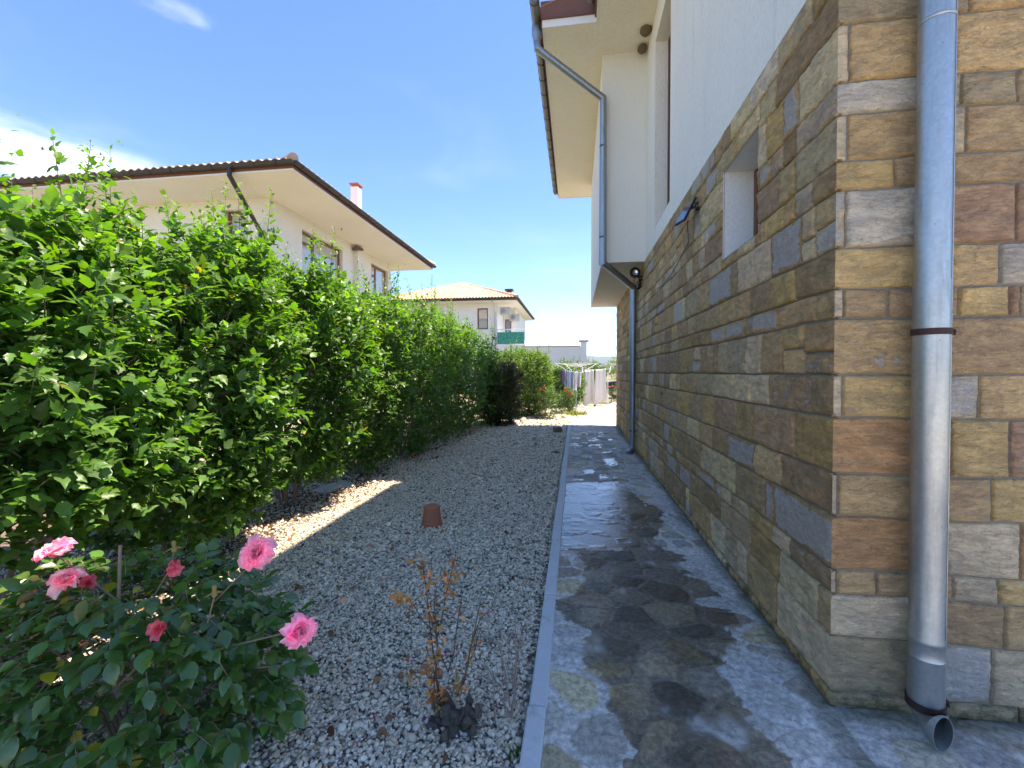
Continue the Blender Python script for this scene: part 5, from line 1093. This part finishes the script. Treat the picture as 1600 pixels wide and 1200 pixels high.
for k in range(4): a = .5 + k * math.pi / 2; e = DP + Vector((math.cos(a) * .95, math.sin(a) * .95, 1.86)); s.tube([DP + Vector((0, 0, 1.35)), DP.lerp(e, .5) + Vector((0, 0, .68)), e], .012, 6); tips.append(e)
s.build('arm', M['dryer'], ro)
s = MB()
for q in (1., .75, .5, .3):
    for k in range(4): p0 = (DP + Vector((0, 0, 1.70))).lerp(tips[k], q); p1 = (DP + Vector((0, 0, 1.70))).lerp(tips[(k + 1) % 4], q); s.tube([p0, p1], .005, 4)
s.build('line', M['dryer'], ro)
for i, (px, wd_, dr, m, lab) in enumerate(((879.5, .12, .62, cn, 'dark purple shirt at the left end of the rotary airer'), (885, .20, .72, cb, 'blue grey shirt on the rotary airer'), (892.5, .17, .80, cb, 'lighter blue shirt next to the white ones'), (898.5, .17, .78, cw, 'white shirt in the middle of the rotary airer'), (905, .14, .62, cloth('grey_towel', (.45, .46, .5)), 'grey towel by the airer pole'))):
    c_ = pp(px, 582, 17.55 + .05 * i); z = 1.60 - .02 * i; drape('hanging_shirt' if i < 4 else 'hanging_towel', (c_.x - wd_ * .62, c_.y, z), (c_.x + wd_ * .62, c_.y + .05, z), dr, m, i, lab, folds=1.5, amp=.035, group='garments on the rotary airer', cutf=lambda u: 1 if .18 < u < .82 else .72)
RC = Vector((.92, 20.6, 0)); rk = empty('drying_rack', RC, 'white wing drying rack carrying two pale sheets', 'drying rack')
s = MB()
for sx in (-.55, .55): s.tube([(RC.x + sx, RC.y - .35, -.05), (RC.x + sx, RC.y + .3, 1.5)], .014, 6); s.tube([(RC.x + sx, RC.y + .35, -.05), (RC.x + sx, RC.y - .3, 1.5)], .014, 6)
s.tube([(RC.x - .55, RC.y - .35, .02), (RC.x + .85, RC.y - .35, .02)], .014, 6); s.build('leg', M['dryer'], rk)
s = MB()
for k in range(5): y = RC.y - .3 + .15 * k; s.tube([(RC.x - .6, y, 1.62), (RC.x + .7, y, 1.66)], .006, 5)
s.tube([(RC.x - .6, RC.y - .3, 1.5), (RC.x - .6, RC.y + .3, 1.75), (RC.x - 1.0, RC.y + .3, 1.95)], .012, 6); s.tube([(RC.x + .6, RC.y - .3, 1.5), (RC.x + .7, RC.y + .3, 1.78)], .012, 6); s.build('rail', M['dryer'], rk)
s = MB(); s.lathe((RC.x - .05, RC.y - .4, 0), [(.0, -.05), (.05, -.05), (.05, .04), (0, .04)], 10, 'x'); s.build('foot', M['black'], rk)
drape('hanging_sheet', (RC.x - .50, RC.y - .33, 1.58), (RC.x - .10, RC.y - .33, 1.62), 1.52, cs, 31, 'pale sheet on the left half of the drying rack', folds=1.2, flare=.35, amp=.03, group='sheets on the drying rack')
drape('hanging_sheet', (RC.x - .02, RC.y - .36, 1.62), (RC.x + .42, RC.y - .36, 1.68), 1.50, cs, 32, 'wider pale sheet on the right half of the drying rack', folds=1, flare=.35, amp=.03, group='sheets on the drying rack')
# ------------------------------------------------------------------ the parked dark car beyond
CX, CY = 3.65, 27.5; car = empty('parked_car', (CX, CY, 0), 'dark parked car half hidden behind flowers at the wall corner', 'car')
paint = simple('dark_paint', (.015, .018, .022), .25, .3, .05); paint.node_tree.nodes['Principled BSDF'].inputs['Coat Weight'].default_value = .8
side = [(-2.1, .35), (-2.12, .72), (-2.0, .9), (-1.1, 1.0), (-.45, 1.46), (.9, 1.5), (1.65, 1.05), (2.1, .95), (2.15, .55), (2.1, .32)]; s = MB()
V = []
for (yy, inset) in ((-.85, .0), (-.80, 0), (.80, 0), (.85, 0)):
    for (x, z) in side: t = .0 if z < 1.01 else .16; k_ = 1 if abs(yy) > .82 else 0; V.append((CX + x * (1 - .02 * k_), CY + yy * (1 - t), z - .02 * k_))
n = len(side); F = [(i + k * n, (i + 1) % n + k * n, (i + 1) % n + (k + 1) * n, i + (k + 1) * n) for k in range(3) for i in range(n)] + [tuple(range(n))[::-1], tuple(3 * n + i for i in range(n))]
s.add(V, F).build('body', paint, car, bevel=.04, smooth=True, fix=True)
s = MB(); s.quad((CX - .98, CY - .862, 1.04), (CX + 1.4, CY - .862, 1.07), (CX + .8, CY - .745, 1.42), (CX - .42, CY - .745, 1.40)); s.build('side_window', M['glass'], car)
s = MB(); s.box(CX - 2.15, CX - 2.08, CY - .7, CY + .7, .38, .62); s.box(CX - 1.4, CX + 1.4, CY - .89, CY - .86, .30, .40); s.build('bumper', M['chrome'], car)
for x in (-1.3, 1.35):
    for y in (-.8, .66):
        wl = MB().lathe((CX + x, CY + y, .32), [(.16, 0), (.31, .0), (.33, .03), (.33, .13), (.31, .16), (.16, .16)], 28, 'y').build('wheel', M['black'], car, smooth=True)
        MB().lathe((CX + x, CY + y, .32), [(0, .01), (.06, -.005), (.16, .01), (.18, .02), (.19, .0)], 20, 'y').build('rim', M['chrome'], wl, smooth=True)
# roses in front of the car and in the far bushes: each far bush with its own red blooms
def farrose(loc, H, w_, seed, label, spots, colr, n=220):
    root = shrub('flowering_rose', loc, H, w_, w_, n, .06, SMALL, seed, label, 'rose bush', base=(.05, .11, .03), young=(.14, .2, .05), low=.05, tall=2, nst=4, dense=1)
    for i, (dx, dy, dz) in enumerate(spots): bloom(root, (dx, dy, dz), (.1, -1, .3), .055, seed * 3 + i, colr, 18, 1.)
    return root
farrose((1.80, 23, -.05), .95, .32, 91, 'rose bush with orange flowers in front of the dark car', [(-.1, -.3, .82), (.05, -.3, .86)], (.75, .25, .12), 70)
farrose((2.30, 23.4, -.05), 1.62, .16, 92, 'taller rose with one red flower by the stone wall corner', [(-.08, -.15, 1.52)], (.70, .05, .10), 45)
farrose((-.95, 14.6, -.05), 1.15, .35, 93, 'low rose with orange red blooms against the sunny bush', [(-.2, -.33, 1.02), (-.05, -.35, 1.05)], (.42, .09, .06))
farrose((-.32, 16.6, -.05), .98, .28, 94, 'rose with bright red blooms below the dark shirt', [(-.05, -.28, .92), (.05, -.3, .80), (.12, -.28, .72)], (.55, .06, .07))
for o in list(bpy.data.objects):
    if 'local' in o: del o['local']

hz = bpy.data.materials.new('haze_air'); hz.use_nodes = True; nb = NB(hz.node_tree); nb.n.remove(nb.n['Principled BSDF'])
pv = nb.a('ShaderNodeVolumePrincipled'); pv.inputs['Color'].default_value = (.80, .88, 1, 1); pv.inputs['Density'].default_value = .00016; pv.inputs['Anisotropy'].default_value = .2
nb.l.new(pv.outputs[0], nb.n['Material Output'].inputs['Volume'])
tag(MB().box(-4100, 4100, -4100, 4100, -6, 140).build('haze', hz), kind='stuff')
